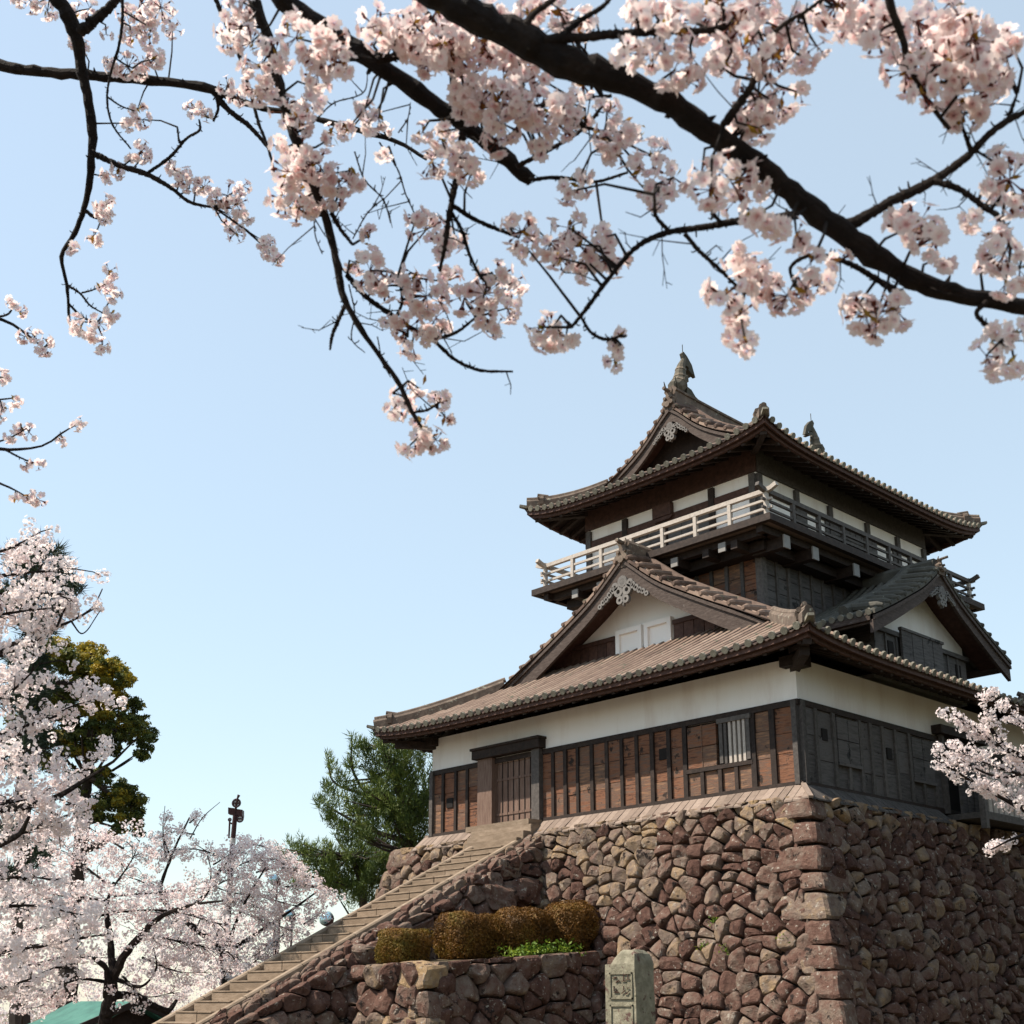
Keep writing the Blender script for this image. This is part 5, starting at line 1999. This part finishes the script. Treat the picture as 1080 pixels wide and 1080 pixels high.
# dark conifer
dT = 30.0
tr = pxpath([(20, 1120, 13), (22, 950, 10), (26, 800, 8), (30, 680, 5), (36, 600, 3), (38, 570, 1)], dT)
bl = clumpset([(38, 580, 12), (60, 585, 9), (20, 590, 14), (62, 610, 14), (40, 615, 18), (72, 620, 10), (15, 630, 18), (60, 640, 12), (80, 622, 6), (40, 660, 16), (25, 690, 22), (40, 720, 18), (20, 740, 22), (35, 780, 20), (15, 800, 20), (15, 880, 16), (40, 905, 14), (10, 930, 16), (50, 870, 12), (20, 1010, 12)], dT, 14, 1.2)
evergreen('conifer_tree', 'dark green conifer showing through the white blossom at the left edge', 'tree', tr[0][:3], tr, bl,  .28, 3000, NV, [(0, 1, 2)], M['conifer'], 1.0, .5)
# pines beside the keep
dT = 40.0
tr = pxpath([(440, 1060, 9), (438, 960, 7), (436, 900, 6), (425, 850, 4), (415, 810, 2.5), (405, 780, 1)], dT)
bl = shoots([(410, 800, 12), (425, 790, 12), (400, 815, 14), (430, 820, 18), (445, 835, 14), (415, 840, 20), (385, 840, 14), (375, 855, 12), (395, 865, 16), (430, 865, 20), (448, 870, 16), (375, 880, 14), (405, 885, 14), (360, 845, 8), (352, 852, 6), (430, 890, 14), (445, 800, 12), (440, 770, 8), (420, 860, 20), (440, 850, 18), (400, 840, 16), (390, 880, 14), (420, 800, 14), (435, 880, 16)], dT, 240, 432, 1.5)
# shoots standing out of the crown
for pth in ([(375, 795), (371, 775)], [(352, 815), (346, 795)], [(349, 835), (343, 826)], [(340, 848), (334, 843)], [(390, 800), (384, 785)], [(362, 825), (358, 818)], [(400, 790), (396, 774)], [(372, 812), (366, 803)], [(355, 868), (346, 862)], [(344, 862), (350, 858)], [(385, 790), (377, 782)]):
    for k in range(7):
        a = k / 6
        c = PX(pth[0][0] * (1 - a) + pth[1][0] * a, pth[0][1] * (1 - a) + pth[1][1] * a, dT + rnd.uniform(-.5, .5))
        r = .14 * (1.3 - .6 * a)
        bl.append((c, (r, r, r * 1.3), False))
evergreen('pine_tree', 'green pine tree with upright shoots beside the left corner of the keep', 'pine tree', tr[0][:3], tr, bl, .19, 1300, PV, [(0, 1, 2)], M['needle'], .7, 1.0,
          limbs=[pxpath(p, dT) for p in ([(432, 870, 4), (400, 850, 2.5), (372, 812, 1.5), (371, 778, .7)], [(425, 850, 3), (385, 838, 2), (350, 822, 1.2), (346, 798, .6)], [(434, 890, 4), (380, 870, 2), (345, 850, 1)])])
dT = 44.0
tr = pxpath([(385, 1060, 8), (384, 980, 6), (380, 930, 4), (370, 900, 2)], dT)
bl = shoots([(370, 900, 14), (390, 910, 16), (350, 905, 12), (330, 905, 12), (315, 895, 8), (400, 925, 14), (375, 930, 16), (350, 925, 14), (405, 905, 12), (410, 935, 8), (330, 920, 10), (370, 945, 10), (300, 910, 8), (320, 935, 10), (390, 945, 12), (420, 915, 14), (360, 935, 14)], dT, 190, 385, 1.3, .6, .15)
evergreen('pine_tree', 'low spreading yellowish green pine below the taller pine, left of the stone stairs', 'pine tree', tr[0][:3], tr, bl, .18, 1300, PV, [(0, 1, 2)], M['needle'], .7, 1.0)

# unseen trees added right of the keep, outside the frame: they shade the right flank from the open sky
for (x_, y_, h_, lab) in ((12.5, 3.5, 13, 'tall unseen evergreen added right of the stone base, nearest its corner, to block sky light'), (14.5, -4.5, 11, 'unseen evergreen added right of the path in front of the stone base to block sky light'), (11.5, 12, 14, 'tall unseen evergreen added beyond the right side of the keep to block sky light')):
    tr = [(x_, y_, GZ - .2, .35), (x_ + .1, y_, GZ + h_ * .4, .25), (x_, y_ + .1, GZ + h_ * .9, .06)]
    bl = []
    for k in range(110):
        v = Vector((rnd.gauss(0, 1), rnd.gauss(0, 1), rnd.gauss(0, 1))).normalized() * rnd.random() ** .4
        bl.append((Vector((x_ + v.x * 4.2, y_ + v.y * 4.2, GZ + h_ * .56 + v.z * h_ * .44)), (.95, .95, .8), False))
    evergreen('broadleaf_tree', lab, 'tree', (x_, y_, GZ), tr, bl, .16, 420, LV, LF, M['leaf'], .7, .5)

# ------------------------------------------------------------------ overhanging cherry in the foreground
BASE = EYE + RT * -3.3 + HF * 1.6
oc = thing('overhanging_cherry', 'foreground cherry whose dark limbs and pink blossoms hang across the top of the view', 'cherry tree', (BASE.x, BASE.y, GZ))
fork = EYE + RT * -3.1 + HF * 1.7 + UP * 1.6
mb = MB()
limb(mb, [(BASE.x, BASE.y, GZ - .1, .24), (BASE.x + .05, BASE.y, GZ + 1.0, .19), (BASE.x, BASE.y + .05, GZ + 2.2, .17), (fork.x, fork.y, fork.z, .15)], sides=12)
otrunk = mb.build('trunk', M['bark'], oc)
SKEL = []      # sampled limb points for twigs


def flimb(pts, d0, d1=None, pre=None, name='limb', keep_=True, sides=9):
    P = pxpath(pts, d0, d1)
    if pre:
        P = [(q.x, q.y, q.z, r) for q, r in pre] + P
    mb = MB()
    Q = limb(mb, P, n=max(10, len(P) * 11), sides=sides + 2, knob=.13)
    for q in Q[2:-2]:
        if rnd.random() < .30:
            c = Vector(q[:3])
            v = Vector((rnd.gauss(0, 1), rnd.gauss(0, 1), rnd.gauss(0, 1))).normalized()
            l_ = q[3] + rnd.uniform(.004, .016)
            mb.tube([c, c + v * l_ * .8, c + v * l_ + Vector((0, 0, .004))], [max(.002, q[3] * .35), max(.0018, q[3] * .22), .0015], 5, .5)
    o = mb.build(name, M['bark'], oc)
    for q in Q:
        SKEL.append((Vector(q[:3]), d0))
    return o


def cs(r, u, h):
    return EYE + RT * r + UP * u + HF * h


F0 = (fork, .13)
dA = 2.75
flimb([(400, -45, 16), (470, 0, 15.5), (540, 36, 16), (600, 66, 16), (655, 84, 14), (700, 105, 13), (750, 140, 12.5), (800, 175, 12), (850, 215, 12), (890, 245, 13), (930, 275, 11.5), (975, 300, 10), (1020, 312, 9.5), (1060, 320, 9), (1110, 330, 8), (1160, 345, 6)], dA, 2.9,
      pre=[F0, (cs(-2.2, 2.6, 1.8), .085), (cs(-1.0, 2.75, 1.9), .05)])
flimb([(575, 42, 6), (592, 41, 5.5), (640, 37, 4.5), (700, 33, 4), (745, 32, 3.5), (776, 28, 3)], dA)
flimb([(552, 30, 5), (562, 16, 3.5), (585, -2, 3), (600, -20, 2)], dA)
flimb([(590, 40, 4), (612, 22, 3), (640, 3, 2.2), (650, -10, 1.5)], dA)
flimb([(764, 132, 5), (775, 115, 4.5), (790, 95, 3.6), (802, 62, 3.2), (812, 40, 2.6), (832, 22, 2.2), (850, 12, 2), (868, -2, 1.6)], dA, 2.65)
flimb([(884, 242, 7), (910, 230, 6), (935, 215, 5.5), (985, 190, 5), (1020, 165, 4), (1050, 136, 3.6), (1082, 117, 3), (1120, 100, 2)], 2.85, 2.8)
flimb([(1063, 126, 2.5), (1068, 112, 2), (1073, 98, 1.2)], 2.82)
flimb([(985, 191, 3.5), (1010, 199, 3.5), (1035, 216, 3.2), (1052, 228, 3), (1060, 240, 2), (1066, 255, 1.5)], 2.82, 2.75)
flimb([(1024, 160, 2.5), (1019, 145, 2), (1009, 118, 1.8), (1006, 85, 1.4)], 2.82)
flimb([(932, -25, 5), (940, 8, 4.5), (950, 35, 4), (960, 70, 3.6), (978, 105, 3), (1001, 136, 2.4)], 2.6, 2.7, pre=[(cs(.3, 2.7, 1.9), .012)])
flimb([(842, 226, 5), (820, 230, 4.5), (780, 233, 4), (740, 240, 3.5), (705, 245, 3.2), (675, 258, 2.8), (645, 290, 2.4), (615, 330, 2.2), (603, 345, 1.6)], 2.9, 3.1)
flimb([(613, 335, 1.6), (625, 352, 1.8), (640, 358, 1.8), (655, 354, 1.2)], 3.1)
flimb([(722, 246, 2.4), (735, 262, 2.2), (760, 285, 2), (785, 310, 1.4)], 2.95)
flimb([(762, 236, 2), (752, 225, 2), (748, 212, 1.2)], 2.95)
flimb([(706, 244, 2.2), (692, 228, 2.2), (690, 205, 1.6)], 3.0)
flimb([(952, 311, 4), (930, 298, 3.5), (900, 280, 3), (870, 270, 2.4), (846, 272, 2.2), (834, 282, 2), (838, 302, 1.4)], 2.9, 2.95)
flimb([(1040, 318, 3), (1030, 330, 2.5), (1042, 345, 2.2), (1055, 362, 1.4)], 2.85)
dB = 3.4
flimb([(240, -60, 11), (285, -20, 11), (305, 5, 11), (340, 30, 10), (380, 56, 10.5), (410, 76, 9.5), (440, 97, 9), (480, 126, 8.5), (520, 155, 8), (545, 178, 7.5), (560, 191, 7)], dB, 3.5,
      pre=[F0, (cs(-2.3, 2.3, 2.2), .07), (cs(-1.5, 2.9, 2.4), .045)])
flimb([(398, 64, 5), (415, 60, 4.5), (440, 55, 4), (470, 48, 3.6), (493, 42, 3)], dB)
flimb([(468, 47, 2.4), (462, 30, 2.2), (448, 12, 2), (440, -10, 1.6)], dB)
flimb([(472, 126, 3), (500, 122, 3), (535, 118, 2.6), (590, 108, 2.4), (645, 101, 2)], dB)
flimb([(518, 155, 3), (540, 143, 3), (552, 122, 2.8), (549, 95, 2.4), (536, 75, 2.2), (522, 55, 2)], dB)
flimb([(545, 176, 3), (560, 168, 2.4), (590, 152, 2.2), (618, 133, 2), (638, 108, 1.6)], dB, 3.3)
flimb([(617, 134, 1.6), (635, 140, 1.6), (645, 150, 1.4)], 3.3)
flimb([(558, 190, 2.2), (590, 187, 2), (625, 192, 1.8), (662, 182, 1.4)], dB)
flimb([(488, 140, 4), (484, 170, 3.8), (478, 205, 3.4), (474, 225, 3), (470, 255, 2.4), (464, 286, 1.8)], 3.45, 3.4)
flimb([(479, 218, 2.6), (500, 231, 2.4), (520, 240, 2.2), (541, 248, 1.8)], 3.42)
flimb([(477, 225, 2), (487, 243, 2), (495, 268, 1.8), (506, 291, 1.4)], 3.42)
dC = 3.7
flimb([(255, -45, 6), (266, -5, 6), (280, 32, 5.6), (292, 80, 5.2), (302, 118, 5), (324, 178, 5), (342, 225, 4.6), (354, 272, 4.2), (362, 312, 3.6), (375, 338, 3.2), (400, 375, 2.8), (420, 403, 2.6), (436, 437, 2.2), (449, 457, 1.6)], dC, 3.6,
      pre=[F0, (cs(-2.4, 2.1, 2.5), .05), (cs(-1.5, 3.0, 2.7), .03)])
flimb([(366, 290, 3), (385, 312, 2.8), (411, 331, 2.8), (440, 350, 2.6), (458, 360, 2.2), (478, 378, 2), (500, 389, 1.8), (541, 392, 1.2)], 3.65)
flimb([(456, 358, 2), (478, 352, 1.8), (502, 335, 1.4)], 3.65)
flimb([(364, 322, 2.4), (356, 340, 2.2), (351, 352, 2), (348, 369, 1.2)], 3.65)
flimb([(350, 225, 2.6), (358, 240, 2.2), (372, 258, 1.6)], 3.65)
flimb([(430, 355, 2), (418, 340, 1.6), (424, 318, 1.6), (420, 290, 1.2)], 3.62)
flimb([(436, 435, 1.4), (452, 432, 1.4), (462, 425, 1.0)], 3.6)
for pts in ([(374, 160, .9), (385, 190, .9), (405, 212, .8), (412, 235, .7)], [(400, 150, .9), (420, 180, .9), (428, 205, .8), (437, 225, .7)], [(331, 222, .7), (333, 250, .7), (340, 268, .6)], [(372, 252, .7), (390, 222, .8), (404, 210, .6)],
            [(368, 300, .8), (374, 330, .8), (372, 360, .7), (385, 372, .5)], [(398, 355, .7), (405, 385, .7), (412, 398, .5)], [(330, 130, .8), (350, 110, .8), (385, 95, .7), (388, 75, .5)], [(420, 140, .8), (430, 125, .7), (433, 108, .5)]):
    flimb(pts, 3.8, name='twig', sides=5)
dD = 5.6
flimb([(-60, 62, 7), (0, 69, 6), (45, 76, 5.5), (100, 80, 5.2), (170, 86, 5), (225, 95, 4.6), (262, 110, 3.4), (325, 123, 3), (380, 138, 2.8), (420, 150, 2.4), (450, 168, 1.6)], dD, 5.4,
      pre=[F0, (cs(-3.2, 2.7, 3.0), .06), (cs(-2.9, 3.4, 4.0), .045)])
flimb([(226, 97, 3.6), (240, 115, 3), (262, 132, 2.6), (285, 158, 1.8)], 5.5)
flimb([(228, 100, 2), (230, 115, 1.6), (225, 128, 1.2)], 5.5)
flimb([(40, -45, 9), (56, -12, 8.5), (70, 15, 8), (80, 35, 7.4), (84, 60, 6), (92, 100, 5.2), (97, 130, 4.8), (97, 160, 4.4), (93, 200, 3.6), (88, 222, 3.2), (78, 248, 2.6), (65, 270, 2.2), (70, 298, 1.8), (73, 336, 1.4)], 5.3, 5.6,
      pre=[F0, (cs(-2.9, 2.9, 2.8), .07), (cs(-2.5, 3.8, 3.6), .05)])
flimb([(84, 34, 6), (100, 21, 5.4), (115, 8, 4.6), (135, -15, 3.6)], 5.3)
flimb([(97, 161, 3.4), (125, 174, 3), (155, 184, 2.8), (180, 198, 2.2), (200, 213, 1.8), (226, 219, 1.2)], 5.4)
flimb([(155, 183, 1.8), (180, 165, 1.8), (198, 145, 1.5), (211, 136, 1.4), (210, 126, 1)], 5.4)
flimb([(189, 151, 1.2), (187, 134, 1)], 5.4, name='twig', sides=5)
flimb([(90, 222, 2.2), (100, 229, 1.8), (115, 228, 1.2)], 5.5)
flimb([(70, 300, 1.4), (85, 310, 1.2), (95, 322, 1), (108, 330, .7)], 5.6)
flimb([(72, 320, 1.4), (88, 335, 1.2), (102, 341, .8)], 5.6)
flimb([(86, 309, 1), (100, 305, .8), (112, 298, .6)], 5.6)
flimb([(128, -20, 1.8), (129, 20, 1.6), (125, 50, 1.5), (116, 80, 1.3), (113, 100, 1.2), (118, 130, 1.1), (138, 157, .9)], 5.2)
flimb([(120, 60, 1), (132, 68, .9), (140, 72, .7)], 5.2, name='twig', sides=5)
flimb([(113, 102, 1), (128, 112, .9), (142, 117, .7)], 5.2, name='twig', sides=5)
flimb([(220, -25, 2.8), (228, 0, 2.6), (250, 52, 2.2), (262, 90, 2), (273, 130, 1.8), (284, 160, 1.5), (291, 192, 1)], 4.6)
# twigs entering from the left edge
dF = 6.2
pF = [F0, (cs(-3.4, 2.2, 3.2), .04)]
flimb([(-60, 318, 3), (-15, 334, 2.2), (5, 338, 1.6), (25, 350, 1.4), (46, 367, .9)], dF, pre=pF)
flimb([(-12, 335, 1.4), (10, 330, 1.1), (16, 318, .8)], dF, name='twig', sides=5)
flimb([(-60, 466, 3), (-15, 472, 2), (20, 474, 1.5), (50, 468, 1.2), (66, 456, 1), (84, 446, .7)], dF, pre=pF + [(cs(-3.2, 1.8, 5.0), .022)])
flimb([(5, 474, 1.2), (20, 482, 1), (34, 488, .7)], dF, name='twig', sides=5)
flimb([(-40, 495, 2), (-5, 508, 1.4), (12, 515, 1.1), (30, 525, .7)], dF, pre=[(cs(-3.2, 1.7, 5.2), .015)])
flimb([(-40, 475, 1.8), (-5, 467, 1.2), (14, 460, .9), (28, 452, .6)], dF, pre=[(cs(-3.2, 1.9, 5.2), .014)])
flimb([(-40, 425, 1.8), (-5, 422, 1.2), (12, 420, .7)], dF, pre=[(cs(-3.2, 2.1, 5.2), .014)])
flimb([(-40, 395, 1.6), (-5, 397, 1.0), (3, 398, .7)], dF, pre=[(cs(-3.2, 2.2, 5.2), .014)])

# fine bare twigs along the limbs
mb = MB()
for (p, d0) in rnd.sample(SKEL, 210):
    if (p - EYE).dot(FWD) < 1.5 or d0 > 4.5:
        continue
    v = (RT * rnd.gauss(0, 1) + VUP * rnd.gauss(-.25, .8) + HF * rnd.gauss(0, .6)).normalized()
    k = rnd.uniform(.05, .17) * (d0 / 3.2) ** .5
    b_ = Vector((rnd.gauss(0, .25), rnd.gauss(0, .25), rnd.gauss(.1, .25)))
    e = p + v * k + b_ * k * .5
    m_ = p + v * k * .5 + Vector((rnd.gauss(0, 1), rnd.gauss(0, 1), rnd.gauss(0, 1))) * k * .07
    w = .0011 * (d0 / 3) ** .5
    mb.tube([p, m_, e], [w * 1.7, w * 1.3, w * .8], 4, .4)
    for q in (.45, .7, .9):
        if rnd.random() < .6:
            a = p.lerp(m_, q * 2) if q < .5 else m_.lerp(e, q * 2 - 1)
            mb.tube([a, a + (v + Vector((rnd.gauss(0, .8), rnd.gauss(0, .8), rnd.gauss(0, .8)))).normalized() * k * rnd.uniform(.1, .35)], [w, w * .7], 4, .4)
mb.build('fine_twigs', M['bark'], oc)['kind'] = 'stuff'

BALLS = {
    2.75: [(975, 40, 38), (1010, 60, 40), (1035, 85, 30), (955, 75, 26), (1020, 110, 24), (990, 15, 30), (900, 18, 28), (925, 38, 22), (880, 8, 22), (1045, 55, 22), (990, 95, 22), (830, 20, 20), (815, 60, 22), (845, 60, 17), (800, 100, 24), (822, 112, 17), (785, 120, 20), (800, 135, 14), (765, 60, 20), (780, 30, 22), (740, 22, 24), (705, 22, 20), (680, 12, 22), (760, 5, 20), (800, 5, 18),
           (690, 58, 18), (710, 75, 20), (660, 55, 16), (725, 85, 14), (770, 190, 28), (750, 200, 20), (795, 192, 20), (740, 182, 14), (800, 225, 18), (820, 238, 16), (840, 248, 15), (775, 212, 16),
           (775, 270, 16), (765, 310, 22), (790, 302, 20), (810, 302, 18), (780, 332, 18), (776, 352, 14), (786, 360, 12), (795, 285, 16), (830, 312, 20), (850, 305, 17), (865, 297, 14), (855, 277, 10),
           (925, 330, 32), (905, 322, 18), (945, 327, 18), (885, 277, 13), (970, 235, 24), (953, 243, 20), (985, 250, 22), (990, 272, 16), (946, 230, 14), (1025, 230, 11), (1065, 190, 26), (1055, 175, 18), (1075, 210, 18), (1050, 200, 14),
           (1060, 265, 22), (1045, 280, 16), (1075, 285, 20), (1060, 300, 14), (1050, 242, 12), (1055, 358, 18), (1040, 375, 15), (1070, 385, 18), (1050, 392, 13), (1076, 350, 15)],
    3.2: [(420, 25, 28), (440, 40, 24), (395, 28, 20), (470, 62, 28), (500, 78, 26), (530, 92, 26), (548, 62, 22), (510, 48, 22), (560, 115, 22), (590, 130, 20), (575, 152, 17), (530, 130, 20), (600, 108, 16), (615, 90, 14), (640, 118, 15), (480, 25, 18), (490, 102, 20), (520, 18, 18), (335, 55, 22), (352, 40, 20), (312, 40, 20), (335, 78, 16), (460, 12, 20), (560, 15, 18), (590, 12, 16), (620, 20, 14),
          (610, 190, 18), (600, 202, 13), (652, 160, 16), (640, 148, 14), (675, 177, 13), (690, 165, 18), (710, 187, 18), (695, 207, 16), (680, 200, 11), (665, 140, 10),
          (455, 170, 18), (482, 165, 20), (497, 182, 15), (465, 145, 12), (550, 245, 18), (580, 255, 24), (600, 240, 17), (590, 272, 16), (540, 237, 11), (556, 262, 13), (625, 265, 24), (646, 272, 20), (638, 250, 14), (620, 287, 14), (610, 258, 14), (580, 350, 22), (597, 355, 14), (568, 345, 13), (648, 368, 8), (657, 356, 7), (648, 380, 6), (535, 55, 20), (505, 105, 18), (550, 90, 18), (450, 60, 18)],
    3.6: [(390, 285, 22), (375, 277, 13), (405, 302, 16), (430, 302, 18), (450, 312, 22), (440, 290, 15), (470, 297, 20), (490, 312, 20), (520, 300, 24), (540, 297, 16), (535, 325, 16), (505, 330, 16), (523, 345, 12), (460, 335, 18), (430, 347, 16), (435, 365, 14), (450, 352, 13), (415, 340, 11), (450, 242, 20), (465, 257, 16), (440, 227, 11), (480, 252, 13),
          (345, 185, 26), (330, 172, 18), (355, 198, 15), (305, 182, 20), (300, 210, 18), (315, 220, 16), (320, 160, 16), (298, 157, 13), (270, 95, 15), (275, 70, 17), (290, 60, 17), (265, 45, 17), (250, 18, 20), (240, 40, 15), (300, 118, 18), (322, 108, 13), (350, 145, 9), (385, 115, 11), (318, 130, 13), (328, 198, 18), (325, 215, 13), (350, 212, 12),
          (425, 418, 14), (415, 432, 13), (440, 408, 9), (462, 425, 12), (445, 456, 14), (460, 464, 13), (430, 472, 11), (440, 440, 10), (405, 160, 7), (370, 180, 8), (376, 192, 7), (390, 250, 9), (448, 470, 10), (470, 440, 7)],
    5.4: [(145, 20, 18), (160, 30, 17), (150, 3, 16), (170, 8, 15), (138, 38, 10), (155, 60, 11), (165, 62, 11), (135, 70, 13), (145, 76, 9), (120, 70, 9), (145, 115, 9), (150, 126, 9), (135, 130, 8), (206, 115, 11), (218, 122, 7), (148, 160, 12), (140, 168, 8), (182, 30, 10),
          (190, 186, 11), (200, 190, 13), (215, 197, 12), (182, 178, 8), (240, 206, 15), (250, 216, 13), (240, 226, 11), (256, 196, 9), (230, 211, 10), (248, 246, 10), (255, 228, 10), (115, 186, 8), (125, 180, 8), (111, 216, 11), (112, 229, 8), (105, 222, 7), (75, 261, 7), (98, 251, 8),
          (115, 286, 9), (110, 300, 10), (120, 312, 9), (118, 330, 10), (105, 341, 11), (85, 346, 9), (79, 338, 8), (95, 355, 9), (108, 366, 8), (80, 14, 12), (95, 9, 10), (78, 42, 8), (86, 49, 8), (35, 5, 10), (50, 12, 9), (20, 0, 8), (112, 36, 6), (280, 256, 9), (285, 266, 9), (292, 272, 8), (250, 100, 12), (240, 90, 10), (383, 112, 8), (405, 135, 8), (362, 132, 8), (350, 138, 8)],
    6.2: [(12, 318, 7), (21, 328, 7), (26, 355, 8), (36, 352, 8), (46, 366, 9), (2, 398, 9), (16, 420, 9), (5, 430, 6), (22, 450, 8), (31, 456, 8), (41, 488, 8), (29, 490, 6), (86, 445, 6), (65, 465, 5), (10, 461, 6), (29, 522, 8), (41, 527, 9), (15, 525, 5), (0, 441, 6), (50, 360, 7), (80, 450, 5)],
}
for d0, bl in BALLS.items():
    if d0 < 4:
        bl = bl + [(x + rnd.uniform(-24, 24), y + rnd.uniform(-20, 20), r * rnd.uniform(.5, .8)) for (x, y, r) in bl for _k in range(2) if y < 150 and rnd.random() < .68]
    Cs, Rs, Ns_ = [], [], []
    tw = MB()
    fr = .0205
    fpx = fr * 1327.1 / d0
    for (x, y, r) in bl:
        c = PX(x, y, d0 + rnd.uniform(-.10, .12))
        rr_ = max(r * d0 / 1327.1, .024)
        # a large cluster is several umbels side by side
        nsub = max(1, int(round((rr_ / .052) ** 2)))
        best = min(SKEL, key=lambda s: (s[0] - c).length)[0]
        if (best - c).length < .45:
            mid = best.lerp(c, .5) + Vector((rnd.uniform(-.02, .02), rnd.uniform(-.02, .02), rnd.uniform(-.01, .03)))
            if (best - c).length > .03:
                tw.tube([best, mid, c], [.0042, .0034, .0022], 5, .4)
        for k in range(nsub):
            if nsub == 1:
                cc, r2 = c, rr_
            else:
                v = Vector((rnd.gauss(0, 1), rnd.gauss(0, 1), rnd.gauss(0, 1))).normalized() * (rr_ * .62) * rnd.uniform(.5, 1.1)
                cc, r2 = c + v, .049 * rnd.uniform(.85, 1.15)
                tw.tube([c, cc], [.0022, .0016], 4, .4)
            Cs.append(cc)
            Rs.append(r2)
            Ns_.append(max(3, int(round(3.2 * (r2 / fr) ** 1.6 * 1.02 * rnd.uniform(.8, 1.2)))))
    if tw.v:
        tw.build('twigs', M['bark'], oc)['kind'] = 'stuff'
    P_, fo = blossom_balls(Cs, Rs, Ns_, fr, 'blossoms', oc, FV, FF, FT, M['petal'], tlo=.2, down=.5, rin=.80)
    fo['kind'] = 'stuff'
    # stalks and calyces
    sv, sl_, st_ = [], [], []
    idx = np.repeat(np.arange(len(Cs)), Ns_)
    Cn = np.array([tuple(c) for c in Cs])[idx]
    dirv = P_ - Cn
    ln = np.linalg.norm(dirv, axis=1)
    dirv = dirv / ln[:, None]
    A, B, Nz = frames(dirv)
    V = []
    for (q, w) in ((0.05, .0011), (.66, .0012), (.76, .0040), (1.0, .0034)):
        for j in range(3):
            an = 2 * math.pi * j / 3
            V.append(Cn + dirv * (ln * q - (.0035 if q == 1.0 else 0))[:, None] + (A * math.cos(an) + B * math.sin(an)) * w)
    V = np.stack(V, axis=1)
    fcs = []
    for s in range(3):
        for j in range(3):
            fcs.append((s * 3 + j, s * 3 + (j + 1) % 3, s * 3 + 3 + (j + 1) % 3, s * 3 + 3 + j))
    lp = np.array(fcs).ravel()
    nn = len(V)
    so_ = fast('flower_stalks', V.reshape(-1, 3), (np.arange(nn)[:, None] * 12 + lp[None, :]).ravel(), np.full(nn * 9, 4), np.repeat(G.random(nn) * .7, 12), M['calyx'], oc)
    so_['kind'] = 'stuff'
    # a few bronze leaves and bud scales at the umbel centres
    Lc = np.repeat(np.array([tuple(c) for c in Cs]), 2, axis=0) + G.normal(size=(len(Cs) * 2, 3)) * .008
    stamp(Lc, sph(len(Lc)), .010 + .008 * G.random(len(Lc)), LV, LF, 'young_leaves', M['bronze'], oc)['kind'] = 'stuff'
